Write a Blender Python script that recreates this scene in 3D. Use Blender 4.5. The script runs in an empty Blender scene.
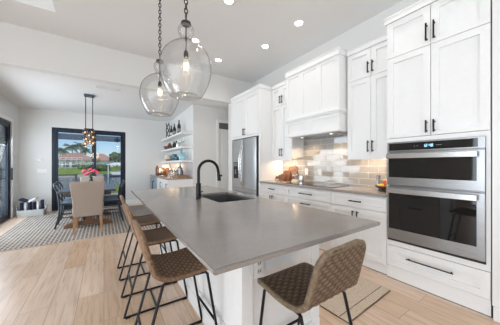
import bpy, bmesh, math, random
from mathutils import Vector, Matrix
random.seed(7)
S = bpy.context.scene
C = S.collection
PI = math.pi

# ------------------------------------------------------------------ camera, world, sun, area lights, exposure
EYE = 1.26
YAW = math.atan(146 / 219.5)
cam_d = bpy.data.cameras.new('camera')
cam_d.sensor_fit = 'HORIZONTAL'
cam_d.sensor_width = 36.0
cam_d.lens = 36.0 * 219.5 / 500
cam_d.shift_y = 1.8 / 500
cam_d.clip_start = 0.03
cam_d.clip_end = 500
cam = bpy.data.objects.new('camera', cam_d)
C.objects.link(cam)
cam.location = (0, 0, EYE)
cam.rotation_euler = (PI / 2, 0, -YAW)
S.camera = cam

S.view_settings.view_transform = 'Standard'
S.view_settings.look = 'None'
S.view_settings.gamma = 1
S.view_settings.use_curve_mapping = False
S.view_settings.exposure = 0.24
S.cycles.max_bounces = 12
S.cycles.diffuse_bounces = 6
S.cycles.glossy_bounces = 5
S.cycles.transmission_bounces = 8
S.cycles.transparent_max_bounces = 24
S.cycles.sample_clamp_indirect = 6
S.cycles.caustics_reflective = False
S.cycles.caustics_refractive = False

W = bpy.data.worlds.new('sky')
S.world = W
W.use_nodes = True
wn = W.node_tree
sky = wn.nodes.new('ShaderNodeTexSky')
sky.sky_type = 'NISHITA'
sky.sun_disc = False
sky.sun_elevation = math.radians(48)
sky.sun_rotation = math.radians(200)
sky.dust_density = 0.2
sky.ozone_density = 3.0
tint = wn.nodes.new('ShaderNodeMixRGB')
tint.blend_type = 'MULTIPLY'
tint.inputs[0].default_value = 1
tint.inputs[2].default_value = (.86, .98, 1.22, 1)
wn.links.new(sky.outputs[0], tint.inputs[1])
wn.links.new(tint.outputs[0], wn.nodes['Background'].inputs[0])
wn.nodes['Background'].inputs[1].default_value = 0.08


def light(name, kind, loc, energy, color=(1, 1, 1), rot=(0, 0, 0), size=1, size_y=None, spot=None, shape=None):
    d = bpy.data.lights.new(name, kind)
    d.energy = energy
    d.color = color
    if kind == 'AREA':
        d.shape = shape or ('RECTANGLE' if size_y else 'SQUARE')
        d.size = size
        if size_y:
            d.size_y = size_y
    elif kind == 'SUN':
        d.angle = size
    else:
        d.shadow_soft_size = size
        if kind == 'SPOT':
            d.spot_size = spot or 2.2
            d.spot_blend = 0.8
    o = bpy.data.objects.new(name, d)
    C.objects.link(o)
    o.location = loc
    o.rotation_euler = rot
    return o


light('sun', 'SUN', (0, -10, 20), 2.0, (1, .96, .9), (math.radians(45), 0, math.radians(12)), 0.01)
# added fill lamps inside the windowless great room walls (left of and behind the camera)
light('daylight_left', 'AREA', (-4.1, -0.7, 1.1), 178, (.79, .90, 1), (0, -PI / 2 - .05, 0), 2.1, 5.0)
light('daylight_back', 'AREA', (-0.6, -3.9, 1.45), 175, (.81, .91, 1), (PI / 2 + 1.4, 0, 0), 5.4, 2.5)  # added lamp, tilted up so its light bounces off the ceiling
light('daylight_dining', 'AREA', (-1.99, 6.13, 1.12), 100, (.82, .91, 1), (0, -PI / 2 + .25, 0), 2.1, 2.3)  # added lamp outside the left dining door, standing in for its daylight


# ------------------------------------------------------------------ materials
def M(name, col, rough=.5, metal=0, spec=.5, coat=0, emit=None, es=0):
    m = bpy.data.materials.new(name)
    m.use_nodes = True
    p = m.node_tree.nodes['Principled BSDF']
    p.inputs['Base Color'].default_value = (*col, 1)
    p.inputs['Roughness'].default_value = rough
    p.inputs['Metallic'].default_value = metal
    p.inputs['Specular IOR Level'].default_value = spec
    p.inputs['Coat Weight'].default_value = coat
    if emit:
        p.inputs['Emission Color'].default_value = (*emit, 1)
        p.inputs['Emission Strength'].default_value = es
    return m


class NT:
    def __init__(s, m):
        s.t = m.node_tree
        s.p = s.t.nodes['Principled BSDF']

    def n(s, typ, ins=None, **kw):
        nd = s.t.nodes.new('ShaderNode' + typ)
        for k, v in kw.items():
            setattr(nd, k, v)
        for k, v in (ins or {}).items():
            if hasattr(v, 'is_output'):
                s.t.links.new(v, nd.inputs[k])
            else:
                nd.inputs[k].default_value = v
        return nd

    def pos(s, scale=(1, 1, 1), rot=(0, 0, 0), coord='Object'):
        if coord == 'World':
            src = s.n('NewGeometry').outputs['Position']
        else:
            src = s.n('TexCoord').outputs[coord]
        return s.n('Mapping', {'Vector': src, 'Scale': scale, 'Rotation': rot}).outputs[0]

    def ramp(s, fac, stops):
        r = s.n('ValToRGB', {'Fac': fac})
        e = r.color_ramp.elements
        while len(e) < len(stops):
            e.new(.5)
        for el, (p, c) in zip(e, stops):
            el.position = p
            el.color = (*c, 1)
        return r.outputs[0]

    def mix(s, f, a, b, typ='MIX'):
        nd = s.n('MixRGB', {'Fac': f, 'Color1': a if hasattr(a, 'is_output') else (*a, 1), 'Color2': b if hasattr(b, 'is_output') else (*b, 1)}, blend_type=typ)
        return nd.outputs[0]

    def bump(s, h, strength=.2, dist=.01):
        b = s.n('Bump', {'Height': h, 'Strength': strength, 'Distance': dist})
        s.t.links.new(b.outputs[0], s.p.inputs['Normal'])

    def set(s, name, v):
        s.t.links.new(v, s.p.inputs[name])


def noisy(name, c1, c2, scale=20, rough=.6, stretch=(1, 1, 1), metal=0, bump=0, coord='Object', spec=.5, detail=4):
    m = M(name, c1, rough, metal, spec)
    t = NT(m)
    nz = t.n('TexNoise', {'Vector': t.pos(stretch, coord=coord), 'Scale': scale, 'Detail': detail}).outputs[0]
    t.set('Base Color', t.ramp(nz, [(.35, c1), (.65, c2)]))
    if bump:
        t.bump(nz, bump, .01)
    return m


m_wall = noisy('painted wall', (.72, .715, .70), (.735, .73, .715), 60, .85, bump=.03, coord='World')
m_ceil = noisy('ceiling paint', (.78, .78, .775), (.80, .80, .795), 90, .9, bump=.05, coord='World')
m_trim = M('white trim paint', (.84, .84, .83), .4)
m_cab = noisy('white cabinet lacquer', (.80, .80, .80), (.815, .815, .815), 30, .33)
m_black = M('matte black metal', (.012, .012, .013), .38, .6)
m_frame = M('dark bronze frame', (.010, .018, .032), .42, .4)
m_blackglass = M('black oven glass', (.010, .009, .009), .04, 0, .45)
m_cook = M('black ceramic glass', (.012, .013, .016), .08, 0, .35)
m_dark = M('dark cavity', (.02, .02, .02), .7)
m_fabric = noisy('beige linen', (.345, .285, .245), (.41, .345, .30), 180, .95, bump=.25)
m_oakleg = noisy('honey oak', (.30, .155, .07), (.42, .23, .11), 9, .5, (8, 8, .8))
m_trestle = noisy('brown timber', (.14, .07, .035), (.22, .115, .06), 9, .5, (8, 1, 8))
m_tabletop = noisy('dark table timber', (.05, .05, .055), (.085, .085, .092), 8, .3, (10, .8, 1))
m_navywood = noisy('blue black painted wood', (.02, .024, .032), (.032, .037, .047), 30, .45)
m_cushion = M('pale blue cushion', (.16, .21, .27), .9)
m_board = noisy('walnut board', (.20, .075, .03), (.29, .12, .05), 8, .45, (1, 8, 8))
m_board2 = noisy('dark walnut board', (.13, .05, .022), (.20, .08, .036), 8, .45, (1, 8, 8))
m_bulb = M('warm filament', (1, .8, .5), .4, emit=(1, .72, .42), es=2.2)
m_can = M('downlight lens', (1, 1, 1), .4, emit=(1, .95, .88), es=14)
m_led = M('warm light lens', (1, .9, .7), .4, emit=(1, .8, .6), es=2.2)
m_plastic = M('white plastic', (.82, .82, .81), .35)
m_pinkf = noisy('pink petals', (.75, .03, .12), (.9, .12, .3), 30, .6)
m_leaf = noisy('green leaf', (.03, .09, .025), (.06, .15, .04), 20, .5)
m_vase = M('dark green glass', (.012, .035, .03), .1, 0, .7)
m_basket = noisy('white woven basket', (.42, .42, .41), (.55, .55, .54), 60, .8, (1, 1, 3), bump=.3)
m_navy = noisy('navy towel', (.008, .014, .045), (.016, .026, .075), 90, .95, bump=.4)
m_white = noisy('white towel', (.72, .73, .74), (.8, .8, .8), 90, .95, bump=.4)
m_bottle = M('dark bottle glass', (.008, .012, .010), .08, 0, .7)
m_aqua = M('aqua glass', (.30, .52, .58), .1, 0, .6)
m_teal = M('teal glaze', (.02, .10, .12), .2)
m_cream = M('cream glaze', (.68, .60, .48), .35)
m_red = noisy('rust red glaze', (.12, .04, .03), (.18, .07, .045), 14, .4)
m_copper = M('copper metal', (.62, .34, .20), .22, 1)
m_silver = M('silver metal', (.62, .62, .62), .18, 1)
m_label = M('cream label', (.75, .72, .62), .6)
m_yellow = M('yellow peel', (.85, .50, .04), .45)
m_orange = M('orange red peel', (.70, .16, .03), .4)
m_oak_bowl = noisy('dark wood bowl', (.10, .045, .02), (.17, .08, .035), 10, .4, (1, 1, 5))
m_display = M('clock digits', (.3, .6, .8), .4, emit=(.45, .75, 1), es=1.6)
m_chainm = M('aged iron', (.05, .048, .046), .4, .8)
m_roof = noisy('terracotta tiles', (.40, .20, .15), (.52, .29, .22), 6, .8, (1, 1, 6))
m_stucco = M('white stucco', (.62, .62, .62), .9)
m_trunk = noisy('palm bark', (.20, .16, .12), (.28, .23, .18), 9, .9, (1, 1, 6))
m_frond = noisy('palm frond green', (.035, .085, .03), (.07, .15, .055), 3, .6)
m_bush = noisy('hedge leaves', (.03, .075, .025), (.075, .15, .045), 5, .8, bump=.5)
m_hedge = noisy('dark hedge', (.012, .026, .016), (.025, .05, .028), 3, .9)
m_bush2 = noisy('light shrub leaves', (.10, .17, .06), (.17, .25, .09), 5, .8, bump=.5)
m_flowerbed = noisy('orange blossom', (.45, .22, .04), (.25, .25, .06), 3, .8)
m_lawn = noisy('lawn', (.17, .29, .025), (.28, .40, .045), 1.2, .95, coord='World')
m_paver = noisy('lanai pavers', (.50, .47, .43), (.58, .55, .51), 4, .8, coord='World')
m_concrete = noisy('seawall concrete', (.42, .41, .39), (.5, .49, .47), 3, .9)
m_glassdoor = M('grey screen', (.3, .32, .34), .6)


def mk_water():
    m = M('canal water', (.16, .20, .22), .12)
    t = NT(m)
    nz = t.n('TexNoise', {'Vector': t.pos((.6, 2.2, 1), coord='World'), 'Scale': 2, 'Detail': 4}).outputs[0]
    t.bump(nz, .25, .1)
    return m


m_water = mk_water()


def thin_glass(name, tint=(.97, .98, .98), base=.05, edge=.55, bubbles=False, rough=.02):
    m = bpy.data.materials.new(name)
    m.use_nodes = True
    nt = m.node_tree
    nt.nodes.remove(nt.nodes['Principled BSDF'])
    out = nt.nodes['Material Output']
    tr = nt.nodes.new('ShaderNodeBsdfTransparent')
    tr.inputs[0].default_value = (*tint, 1)
    gl = nt.nodes.new('ShaderNodeBsdfGlossy')
    gl.inputs['Roughness'].default_value = rough
    lw = nt.nodes.new('ShaderNodeLayerWeight')
    lw.inputs['Blend'].default_value = .35
    mr = nt.nodes.new('ShaderNodeMapRange')
    mr.inputs['To Min'].default_value = base
    mr.inputs['To Max'].default_value = edge
    nt.links.new(lw.outputs['Fresnel'], mr.inputs['Value'])
    mx = nt.nodes.new('ShaderNodeMixShader')
    nt.links.new(mr.outputs[0], mx.inputs[0])
    nt.links.new(tr.outputs[0], mx.inputs[1])
    nt.links.new(gl.outputs[0], mx.inputs[2])
    if bubbles:
        tc = nt.nodes.new('ShaderNodeTexCoord')
        nz = nt.nodes.new('ShaderNodeTexNoise')
        nz.inputs['Scale'].default_value = 55
        nz.inputs['Detail'].default_value = 3
        nt.links.new(tc.outputs['Object'], nz.inputs['Vector'])
        bp = nt.nodes.new('ShaderNodeBump')
        bp.inputs['Strength'].default_value = .35
        bp.inputs['Distance'].default_value = .01
        nt.links.new(nz.outputs[0], bp.inputs['Height'])
        nt.links.new(bp.outputs[0], gl.inputs['Normal'])
    nt.links.new(mx.outputs[0], out.inputs[0])
    return m


m_pane = thin_glass('window pane', (.95, .97, .97), .012, .4)
m_pglass = thin_glass('seeded pendant glass', (.985, .985, .985), 0.01, .32, True, .05)
m_clear = thin_glass('clear glass', (.95, .96, .96), .06, .6)
m_smoke = thin_glass('amber cognac glass', (.62, .50, .40), .08, .5)


def glass_edges(m, lo, hi):
    nt = m.node_tree
    tr = [n for n in nt.nodes if n.type == 'BSDF_TRANSPARENT'][0]
    lw = nt.nodes.new('ShaderNodeLayerWeight')
    lw.inputs['Blend'].default_value = .3
    rp = nt.nodes.new('ShaderNodeValToRGB')
    rp.color_ramp.elements[0].position = .5
    rp.color_ramp.elements[0].color = (*lo, 1)
    rp.color_ramp.elements[1].color = (*hi, 1)
    nt.links.new(lw.outputs['Facing'], rp.inputs[0])
    nt.links.new(rp.outputs[0], tr.inputs[0])


glass_edges(m_pglass, (.98, .98, .98), (.55, .55, .56))


def mk_floor():
    m = M('oak plank floor', (.6, .45, .33), .28)
    t = NT(m)
    g = t.n('NewGeometry').outputs['Position']
    sep = t.n('SeparateXYZ', {0: g})
    v = t.n('CombineXYZ', {0: sep.outputs[1], 1: sep.outputs[0], 2: 0.0}).outputs[0]
    br = t.n('TexBrick', {'Vector': v, 'Color1': (0, 0, 0, 1), 'Color2': (1, 1, 1, 1), 'Mortar': (.5, .5, .5, 1), 'Scale': 1.0,
                          'Mortar Size': .0015, 'Mortar Smooth': .1, 'Brick Width': 1.3, 'Row Height': .2}, offset=.37, offset_frequency=2)
    tone = t.ramp(br.outputs['Color'], [(0, (.68, .485, .33)), (.3, (.71, .515, .375)), (.6, (.76, .57, .435)), (1, (.78, .615, .49))])
    # grain, shifted per plank
    off = t.n('MixRGB', {'Fac': 1.0, 'Color1': v, 'Color2': br.outputs['Color']}, blend_type='ADD').outputs[0]
    mp = t.n('Mapping', {'Vector': off, 'Scale': (1.3, 16, 1)}).outputs[0]
    n1 = t.n('TexNoise', {'Vector': mp, 'Scale': 2.2, 'Detail': 6, 'Roughness': .6, 'Distortion': .6}).outputs[0]
    col = t.mix(.75, tone, t.ramp(n1, [(.28, (.60, .52, .45)), (.5, (.92, .9, .88)), (.62, (1, 1, 1)), (.78, (.9, .84, .79))]), 'MULTIPLY')
    n2 = t.n('TexNoise', {'Vector': v, 'Scale': .9, 'Detail': 3}).outputs[0]
    col = t.mix(.5, col, t.ramp(n2, [(.3, (.86, .84, .86)), (.7, (1, 1, 1))]), 'MULTIPLY')
    col = t.mix(br.outputs['Fac'], col, (.24, .16, .11))
    t.set('Base Color', col)
    t.bump(n1, .04, .01)
    return m


m_floor = mk_floor()


def mk_quartz(name, c1, c2):
    m = M(name, c1, .2, 0, .6)
    t = NT(m)
    n1 = t.n('TexNoise', {'Vector': t.pos(coord='World'), 'Scale': 3.5, 'Detail': 8, 'Roughness': .7}).outputs[0]
    n2 = t.n('TexNoise', {'Vector': t.pos(coord='World'), 'Scale': 120, 'Detail': 2}).outputs[0]
    c = t.ramp(n1, [(.3, c1), (.7, c2)])
    t.set('Base Color', t.mix(.2, c, t.ramp(n2, [(.4, (.75, .75, .75)), (.6, (1.05, 1.05, 1.05))]), 'MULTIPLY'))
    return m


m_quartz = mk_quartz('grey quartz', (.235, .21, .195), (.27, .243, .225))
m_quartz2 = mk_quartz('dark grey quartz', (.27, .235, .21), (.31, .27, .245))


def mk_tile():
    m = M('glossy subway tile', (.5, .48, .45), .06, 0, .75)
    t = NT(m)
    g = t.n('NewGeometry').outputs['Position']
    sep = t.n('SeparateXYZ', {0: g})
    v = t.n('CombineXYZ', {0: sep.outputs[1], 1: sep.outputs[2], 2: 0.0}).outputs[0]
    br = t.n('TexBrick', {'Vector': v, 'Color1': (0, 0, 0, 1), 'Color2': (1, 1, 1, 1), 'Mortar': (.5, .5, .5, 1), 'Scale': 1.0,
                          'Mortar Size': .0042, 'Mortar Smooth': .5, 'Brick Width': .29, 'Row Height': .095}, offset=.5)
    t.set('Base Color', t.mix(br.outputs['Fac'], t.ramp(br.outputs['Color'], [(0, (.30, .285, .27)), (1, (.39, .375, .355))]), (.60, .59, .57)))
    t.set('Roughness', t.ramp(br.outputs['Fac'], [(0, (.05, .05, .05)), (1, (.8, .8, .8))]))
    # each tile tilts a little
    wn_ = t.n('TexNoise', {'Vector': v, 'Scale': 7, 'Detail': 1}).outputs[0]
    h = t.n('Math', {0: br.outputs['Fac'], 1: -1.0}, operation='MULTIPLY').outputs[0]
    h2 = t.n('Math', {0: wn_, 1: h}, operation='ADD').outputs[0]
    wv = t.n('TexWhiteNoise', {'Vector': br.outputs['Color']}).outputs['Color']
    ws = t.n('SeparateXYZ', {0: wv})
    ty = t.n('MapRange', {'Value': ws.outputs[0], 'To Min': -.035, 'To Max': .035}).outputs[0]
    tz = t.n('MapRange', {'Value': ws.outputs[1], 'To Min': -.05, 'To Max': .05}).outputs[0]
    off = t.n('CombineXYZ', {0: 0.0, 1: ty, 2: tz}).outputs[0]
    ad = t.n('VectorMath', {0: t.n('NewGeometry').outputs['Normal'], 1: off}, operation='ADD').outputs[0]
    nn = t.n('VectorMath', {0: ad}, operation='NORMALIZE').outputs[0]
    bp = t.n('Bump', {'Height': h2, 'Strength': .1, 'Distance': .004, 'Normal': nn})
    t.t.links.new(bp.outputs[0], t.p.inputs['Normal'])
    return m


m_tile = mk_tile()


def mk_steel():
    m = M('brushed stainless', (.37, .37, .375), .27, 1)
    t = NT(m)
    n1 = t.n('TexNoise', {'Vector': t.pos((1, 1, 60), coord='World'), 'Scale': 6, 'Detail': 3}).outputs[0]
    t.set('Roughness', t.ramp(n1, [(.3, (.27, .27, .27)), (.7, (.30, .30, .30))]))
    return m


m_steel = mk_steel()
m_fridge = M('smooth stainless', (.50, .50, .505), .36, 1)
m_bright = M('bright steel', (.60, .60, .60), .24, 1)
m_steel2 = M('dark steel', (.30, .30, .31), .3, 1)


def mk_wicker(name, dark, lite):
    m = M(name, lite, .62)
    t = NT(m)
    at = t.n('Attribute', attribute_name='weave')
    nz = t.n('TexNoise', {'Vector': t.pos((1, 1, 1)), 'Scale': 45, 'Detail': 4}).outputs[0]
    base = t.ramp(nz, [(.3, tuple(.72 * c for c in lite)), (.7, lite)])
    t.set('Base Color', t.mix(at.outputs['Fac'], dark, base))
    t.bump(nz, .3, .003)
    return m


m_wick = mk_wicker('brown wicker', (.075, .042, .025), (.37, .225, .135))
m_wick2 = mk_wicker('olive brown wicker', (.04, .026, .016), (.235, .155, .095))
m_rim = noisy('wrapped wicker rim', (.14, .078, .04), (.25, .15, .088), 60, .6, (1, 1, 1), bump=.6)
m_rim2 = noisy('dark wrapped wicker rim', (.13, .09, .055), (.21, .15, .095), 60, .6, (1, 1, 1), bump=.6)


def mk_rug():
    m = M('dashed rug', (.5, .45, .4), .95)
    t = NT(m)
    g = t.n('NewGeometry').outputs['Position']
    sep = t.n('SeparateXYZ', {0: g})
    v = t.n('CombineXYZ', {0: sep.outputs[1], 1: sep.outputs[0], 2: 0.0}).outputs[0]
    br = t.n('TexBrick', {'Vector': v, 'Color1': (0, 0, 0, 1), 'Color2': (1, 1, 1, 1), 'Mortar': (.5, .5, .5, 1), 'Scale': 1.0,
                          'Mortar Size': .0115, 'Mortar Smooth': .3, 'Brick Width': .098, 'Row Height': .056}, offset=0.0)
    nz = t.n('TexNoise', {'Vector': v, 'Scale': 60, 'Detail': 3}).outputs[0]
    n2 = t.n('TexNoise', {'Vector': v, 'Scale': 2.2, 'Detail': 2}).outputs[0]
    dk = t.ramp(br.outputs['Color'], [(0, (.085, .068, .066)), (1, (.19, .14, .115))])
    dk = t.mix(t.ramp(n2, [(.42, (0, 0, 0)), (.6, (.35, .35, .35))]), dk, (.33, .25, .20))
    c = t.mix(br.outputs['Fac'], dk, (.53, .475, .415))
    t.set('Base Color', t.mix(.3, c, t.ramp(nz, [(.3, (.6, .6, .6)), (.7, (1.1, 1.1, 1.1))]), 'MULTIPLY'))
    t.bump(nz, .5, .006)
    return m


m_rug = mk_rug()


def mk_mat():
    m = M('jute mat', (.55, .42, .29), .95)
    t = NT(m)
    v = t.pos((1, 1, 1), coord='World')
    wv = t.n('TexWave', {'Vector': v, 'Scale': 22, 'Distortion': 3, 'Detail': 2, 'Detail Scale': 6}, bands_direction='Y').outputs[0]
    nz = t.n('TexNoise', {'Vector': v, 'Scale': 90, 'Detail': 3}).outputs[0]
    c = t.ramp(wv, [(.1, (.56, .42, .30)), (.6, (.84, .70, .55))])
    t.set('Base Color', t.mix(.4, c, t.ramp(nz, [(.35, (.6, .6, .6)), (.65, (1.1, 1.1, 1.1))]), 'MULTIPLY'))
    t.bump(wv, .7, .008)
    return m


m_mat = mk_mat()
m_matedge = noisy('dark mat binding', (.10, .065, .04), (.2, .14, .09), 60, .9)


# ------------------------------------------------------------------ mesh helpers
class B:
    def __init__(s):
        s.m = bmesh.new()
        s.wl = None

    def box(s, x0, x1, y0, y1, z0, z1, bev=0, M4=None):
        r = bmesh.ops.create_cube(s.m, size=1)
        vs = r['verts']
        for v in vs:
            v.co = Vector((x0 + (v.co.x + .5) * (x1 - x0), y0 + (v.co.y + .5) * (y1 - y0), z0 + (v.co.z + .5) * (z1 - z0)))
        if M4 is not None:
            for v in vs:
                v.co = M4 @ v.co
        if bev:
            es = list({e for v in vs for e in v.link_edges})
            bmesh.ops.bevel(s.m, geom=es, offset=bev, segments=2, affect='EDGES', profile=.5)
        return s

    def prism(s, pts, vec):
        """polygon (3-D points) extruded along vec"""
        a = [s.m.verts.new(p) for p in pts]
        vec = Vector(vec)
        b = [s.m.verts.new(Vector(p) + vec) for p in pts]
        n = len(pts)
        s.m.faces.new(a[::-1])
        s.m.faces.new(b)
        for i in range(n):
            s.m.faces.new((a[i], a[(i + 1) % n], b[(i + 1) % n], b[i]))
        return s

    def tube(s, pts, r, seg=10, closed=False, caps=True):
        pts = [Vector(p) for p in pts]
        n = len(pts)
        rr = r if isinstance(r, (list, tuple)) else [r] * n
        rings = []
        up = None
        for i, p in enumerate(pts):
            if closed:
                d = (pts[(i + 1) % n] - pts[i - 1]).normalized()
            else:
                d = (pts[min(i + 1, n - 1)] - pts[max(i - 1, 0)]).normalized()
            if up is None:
                up = d.orthogonal().normalized()
            up = (up - d * up.dot(d))
            up = up.normalized() if up.length > 1e-6 else d.orthogonal().normalized()
            w = d.cross(up)
            rings.append([s.m.verts.new(p + (up * math.cos(2 * PI * k / seg) + w * math.sin(2 * PI * k / seg)) * rr[i]) for k in range(seg)])
        for i in range(n if closed else n - 1):
            a, b = rings[i], rings[(i + 1) % n]
            for k in range(seg):
                s.m.faces.new((a[k], a[(k + 1) % seg], b[(k + 1) % seg], b[k]))
        if caps and not closed:
            s.m.faces.new(rings[0][::-1])
            s.m.faces.new(rings[-1])
        return s

    def lathe(s, prof, c=(0, 0, 0), seg=28, closed_prof=False):
        cx, cy, cz = c
        rings = []
        for (r, z) in prof:
            if r < 1e-5:
                rings.append([s.m.verts.new((cx, cy, cz + z))])
            else:
                rings.append([s.m.verts.new((cx + r * math.cos(2 * PI * k / seg), cy + r * math.sin(2 * PI * k / seg), cz + z)) for k in range(seg)])
        for a, b in zip(rings, rings[1:]):
            for k in range(seg):
                k2 = (k + 1) % seg
                if len(a) == 1 and len(b) == 1:
                    continue
                if len(a) == 1:
                    s.m.faces.new((a[0], b[k2], b[k]))
                elif len(b) == 1:
                    s.m.faces.new((a[k], a[k2], b[0]))
                else:
                    s.m.faces.new((a[k], a[k2], b[k2], b[k]))
        return s

    def ball(s, c, r, sub=2, sq=(1, 1, 1), jit=0, rng=None):
        res = bmesh.ops.create_icosphere(s.m, subdivisions=sub, radius=1)
        for v in res['verts']:
            j = 1 + (jit * (rng or random).uniform(-1, 1) if jit else 0)
            v.co = Vector((c[0] + v.co.x * r * sq[0] * j, c[1] + v.co.y * r * sq[1] * j, c[2] + v.co.z * r * sq[2] * j))
        return s

    def quad(s, *pts):
        s.m.faces.new([s.m.verts.new(p) for p in pts])
        return s


def catmull(pts, n=8):
    pts = [Vector(p) for p in pts]
    P = [pts[0] * 2 - pts[1]] + pts + [pts[-1] * 2 - pts[-2]]
    out = []
    for i in range(1, len(P) - 2):
        for k in range(n):
            t = k / n
            a, b, c, d = P[i - 1], P[i], P[i + 1], P[i + 2]
            out.append(.5 * ((2 * b) + (c - a) * t + (2 * a - 5 * b + 4 * c - d) * t * t + (3 * b - a - 3 * c + d) * t ** 3))
    out.append(pts[-1])
    return out


def wloc(o):
    v = Vector((0, 0, 0))
    while o is not None:
        v += o.location
        o = o.parent
    return v


def obj(name, b, mat, parent=None, smooth=False, label=None, recalc=True):
    """link a mesh; its vertices are given in world coordinates (or in the thing's own frame while that thing sits at the origin)"""
    me = bpy.data.meshes.new(name)
    if recalc:
        bmesh.ops.recalc_face_normals(b.m, faces=b.m.faces)
    if parent is not None:
        bmesh.ops.translate(b.m, verts=b.m.verts, vec=-wloc(parent))
    if smooth:
        for f in b.m.faces:
            f.smooth = True
        if smooth != 'all':
            ang = math.radians(35)
            for e in b.m.edges:
                if len(e.link_faces) == 2 and e.calc_face_angle(0) > ang:
                    e.smooth = False
    b.m.to_mesh(me)
    b.m.free()
    me.materials.append(mat)
    o = bpy.data.objects.new(name, me)
    C.objects.link(o)
    if parent is not None:
        o.parent = parent
    if label:
        o['label'] = label
    return o


def thing(name, label, cat, loc=(0, 0, 0), rz=0, group=None):
    o = bpy.data.objects.new(name, None)
    o.empty_display_size = .1
    C.objects.link(o)
    o.location = loc
    o.rotation_euler = (0, 0, rz)
    tag(o, label, cat, group)
    return o


def tag(o, label, cat, group=None, kind=None):
    o['label'] = label
    o['category'] = cat
    if group:
        o['group'] = group
    if kind:
        o['kind'] = kind
    return o


def struct(name, b, mat, parent=None, label=None, cat=None, smooth=False):
    o = obj(name, b, mat, parent, smooth)
    if parent is None:
        o['kind'] = 'structure'
        if label:
            o['label'] = label
        if cat:
            o['category'] = cat
    return o


def copy_tree(o, parent=None):
    c = o.copy()
    C.objects.link(c)
    if parent is not None:
        c.parent = parent
    for ch in list(o.children):
        copy_tree(ch, c)
    return c


def place(o, loc, rz=0, label=None, group=None):
    o.location = loc
    o.rotation_euler = (0, 0, rz)
    if label:
        o['label'] = label
    if group:
        o['group'] = group
    return o


# ------------------------------------------------------------------ the room shell
WX, TX, UX = 3.28, 2.64, 2.95     # back wall, tall/base cabinet face, wall cabinet face
CZ, DZ = 3.42, 2.80               # kitchen ceiling, dining header
KY = 4.85                         # end of the kitchen
FY = 7.85                         # dining end wall
LX = -1.8                         # dining left wall
NX, NY = 1.89, 5.45               # nook wall
ROOM_L, ROOM_B = -4.2, -4.0

struct('floor', B().box(ROOM_L - .2, WX + .2, ROOM_B - .2, FY + .16, -.12, 0), m_floor, None, 'light oak plank floor', 'floor')

# kitchen ceiling with a raised tray to the left
tx0, tx1, ty0, ty1 = -3.4, -.57, .2, 4.13
b = B()
b.box(ROOM_L - .2, tx0, ROOM_B - .2, KY, CZ, CZ + .1)
b.box(tx1, WX + .2, ROOM_B - .2, KY + .15, CZ, CZ + .1)
b.box(tx0, tx1, ROOM_B - .2, ty0, CZ, CZ + .1)
b.box(tx0, tx1, ty1, KY, CZ, CZ + .1)
b.box(ROOM_L - .2, tx1, KY, KY + .15, CZ, CZ + .1)
b.box(tx0 - .1, tx0, ty0, ty1, CZ + .1, CZ + .34).box(tx1, tx1 + .1, ty0, ty1, CZ + .1, CZ + .34)
b.box(tx0 - .1, tx1 + .1, ty0 - .1, ty0, CZ + .1, CZ + .34).box(tx0 - .1, tx1 + .1, ty1, ty1 + .1, CZ + .1, CZ + .34)
b.box(tx0 - .1, tx1 + .1, ty0 - .1, ty1 + .1, CZ + .34, CZ + .42)
struct('ceiling', b, m_ceil, None, 'white kitchen ceiling with a raised tray', 'ceiling')
# dining ceiling falls slightly towards the window wall
struct('ceiling_dining', B().prism([(LX - .2, KY + .15, DZ), (LX - .2, FY + .16, DZ - .09), (LX - .2, FY + .16, DZ + .1), (LX - .2, KY + .15, DZ + .1)], (WX + .4 - LX, 0, 0)),
       m_ceil, None, 'lower white dining ceiling', 'ceiling')

# walls
struct('wall_right', B().box(WX, WX + .15, ROOM_B - .2, KY + .15, 0, CZ), m_wall)
struct('wall_header', B().box(ROOM_L, 2.66, KY, KY + .15, DZ, CZ), m_wall)
struct('wall_kitchen_end', B().box(2.66, WX, KY, KY + .15, 0, CZ), m_wall)
struct('wall_great_room_end', B().box(ROOM_L, LX - .15, KY, KY + .15, 0, DZ), m_wall)
# great room: solid walls without openings, the added fill lamps stand in front
struct('wall_back', B().box(ROOM_L - .15, WX + .15, ROOM_B - .15, ROOM_B, 0, CZ), m_wall)
struct('wall_great_room_left', B().box(ROOM_L - .15, ROOM_L, ROOM_B, KY + .15, 0, CZ), m_wall)
# dining left wall with a slider opening
sy0, sy1, sz = 4.95, 7.34, 2.24
b = B()
b.box(LX - .15, LX, sy1, FY, 0, DZ).box(LX - .15, LX, KY, sy1, sz, DZ).box(LX - .15, LX, KY, sy0, 0, sz)
struct('wall_left', b, m_wall)
# dining end wall with the wide slider opening
dx0, dx1, dz1 = -1.17, .56, 2.26
b = B()
b.box(LX - .15, dx0, FY, FY + .15, 0, DZ).box(dx1, NX + .15, FY, FY + .15, 0, DZ).box(dx0, dx1, FY, FY + .15, dz1, DZ)
struct('wall_far', b, m_wall)
struct('wall_nook', B().box(NX, NX + .12, NY, FY, 0, DZ), m_wall)
ex0, ex1, ez = 2.60, 3.36, 2.40
b = B()
b.box(NX + .12, ex0, NY, NY + .12, 0, DZ).box(ex0, ex1, NY, NY + .12, ez, DZ).box(ex1, WX + .3, NY, NY + .12, 0, DZ)
struct('wall_passage', b, m_wall)
struct('wall_passage_end', B().box(WX + .15, WX + .3, KY + .15, NY, 0, DZ), m_wall)

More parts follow.
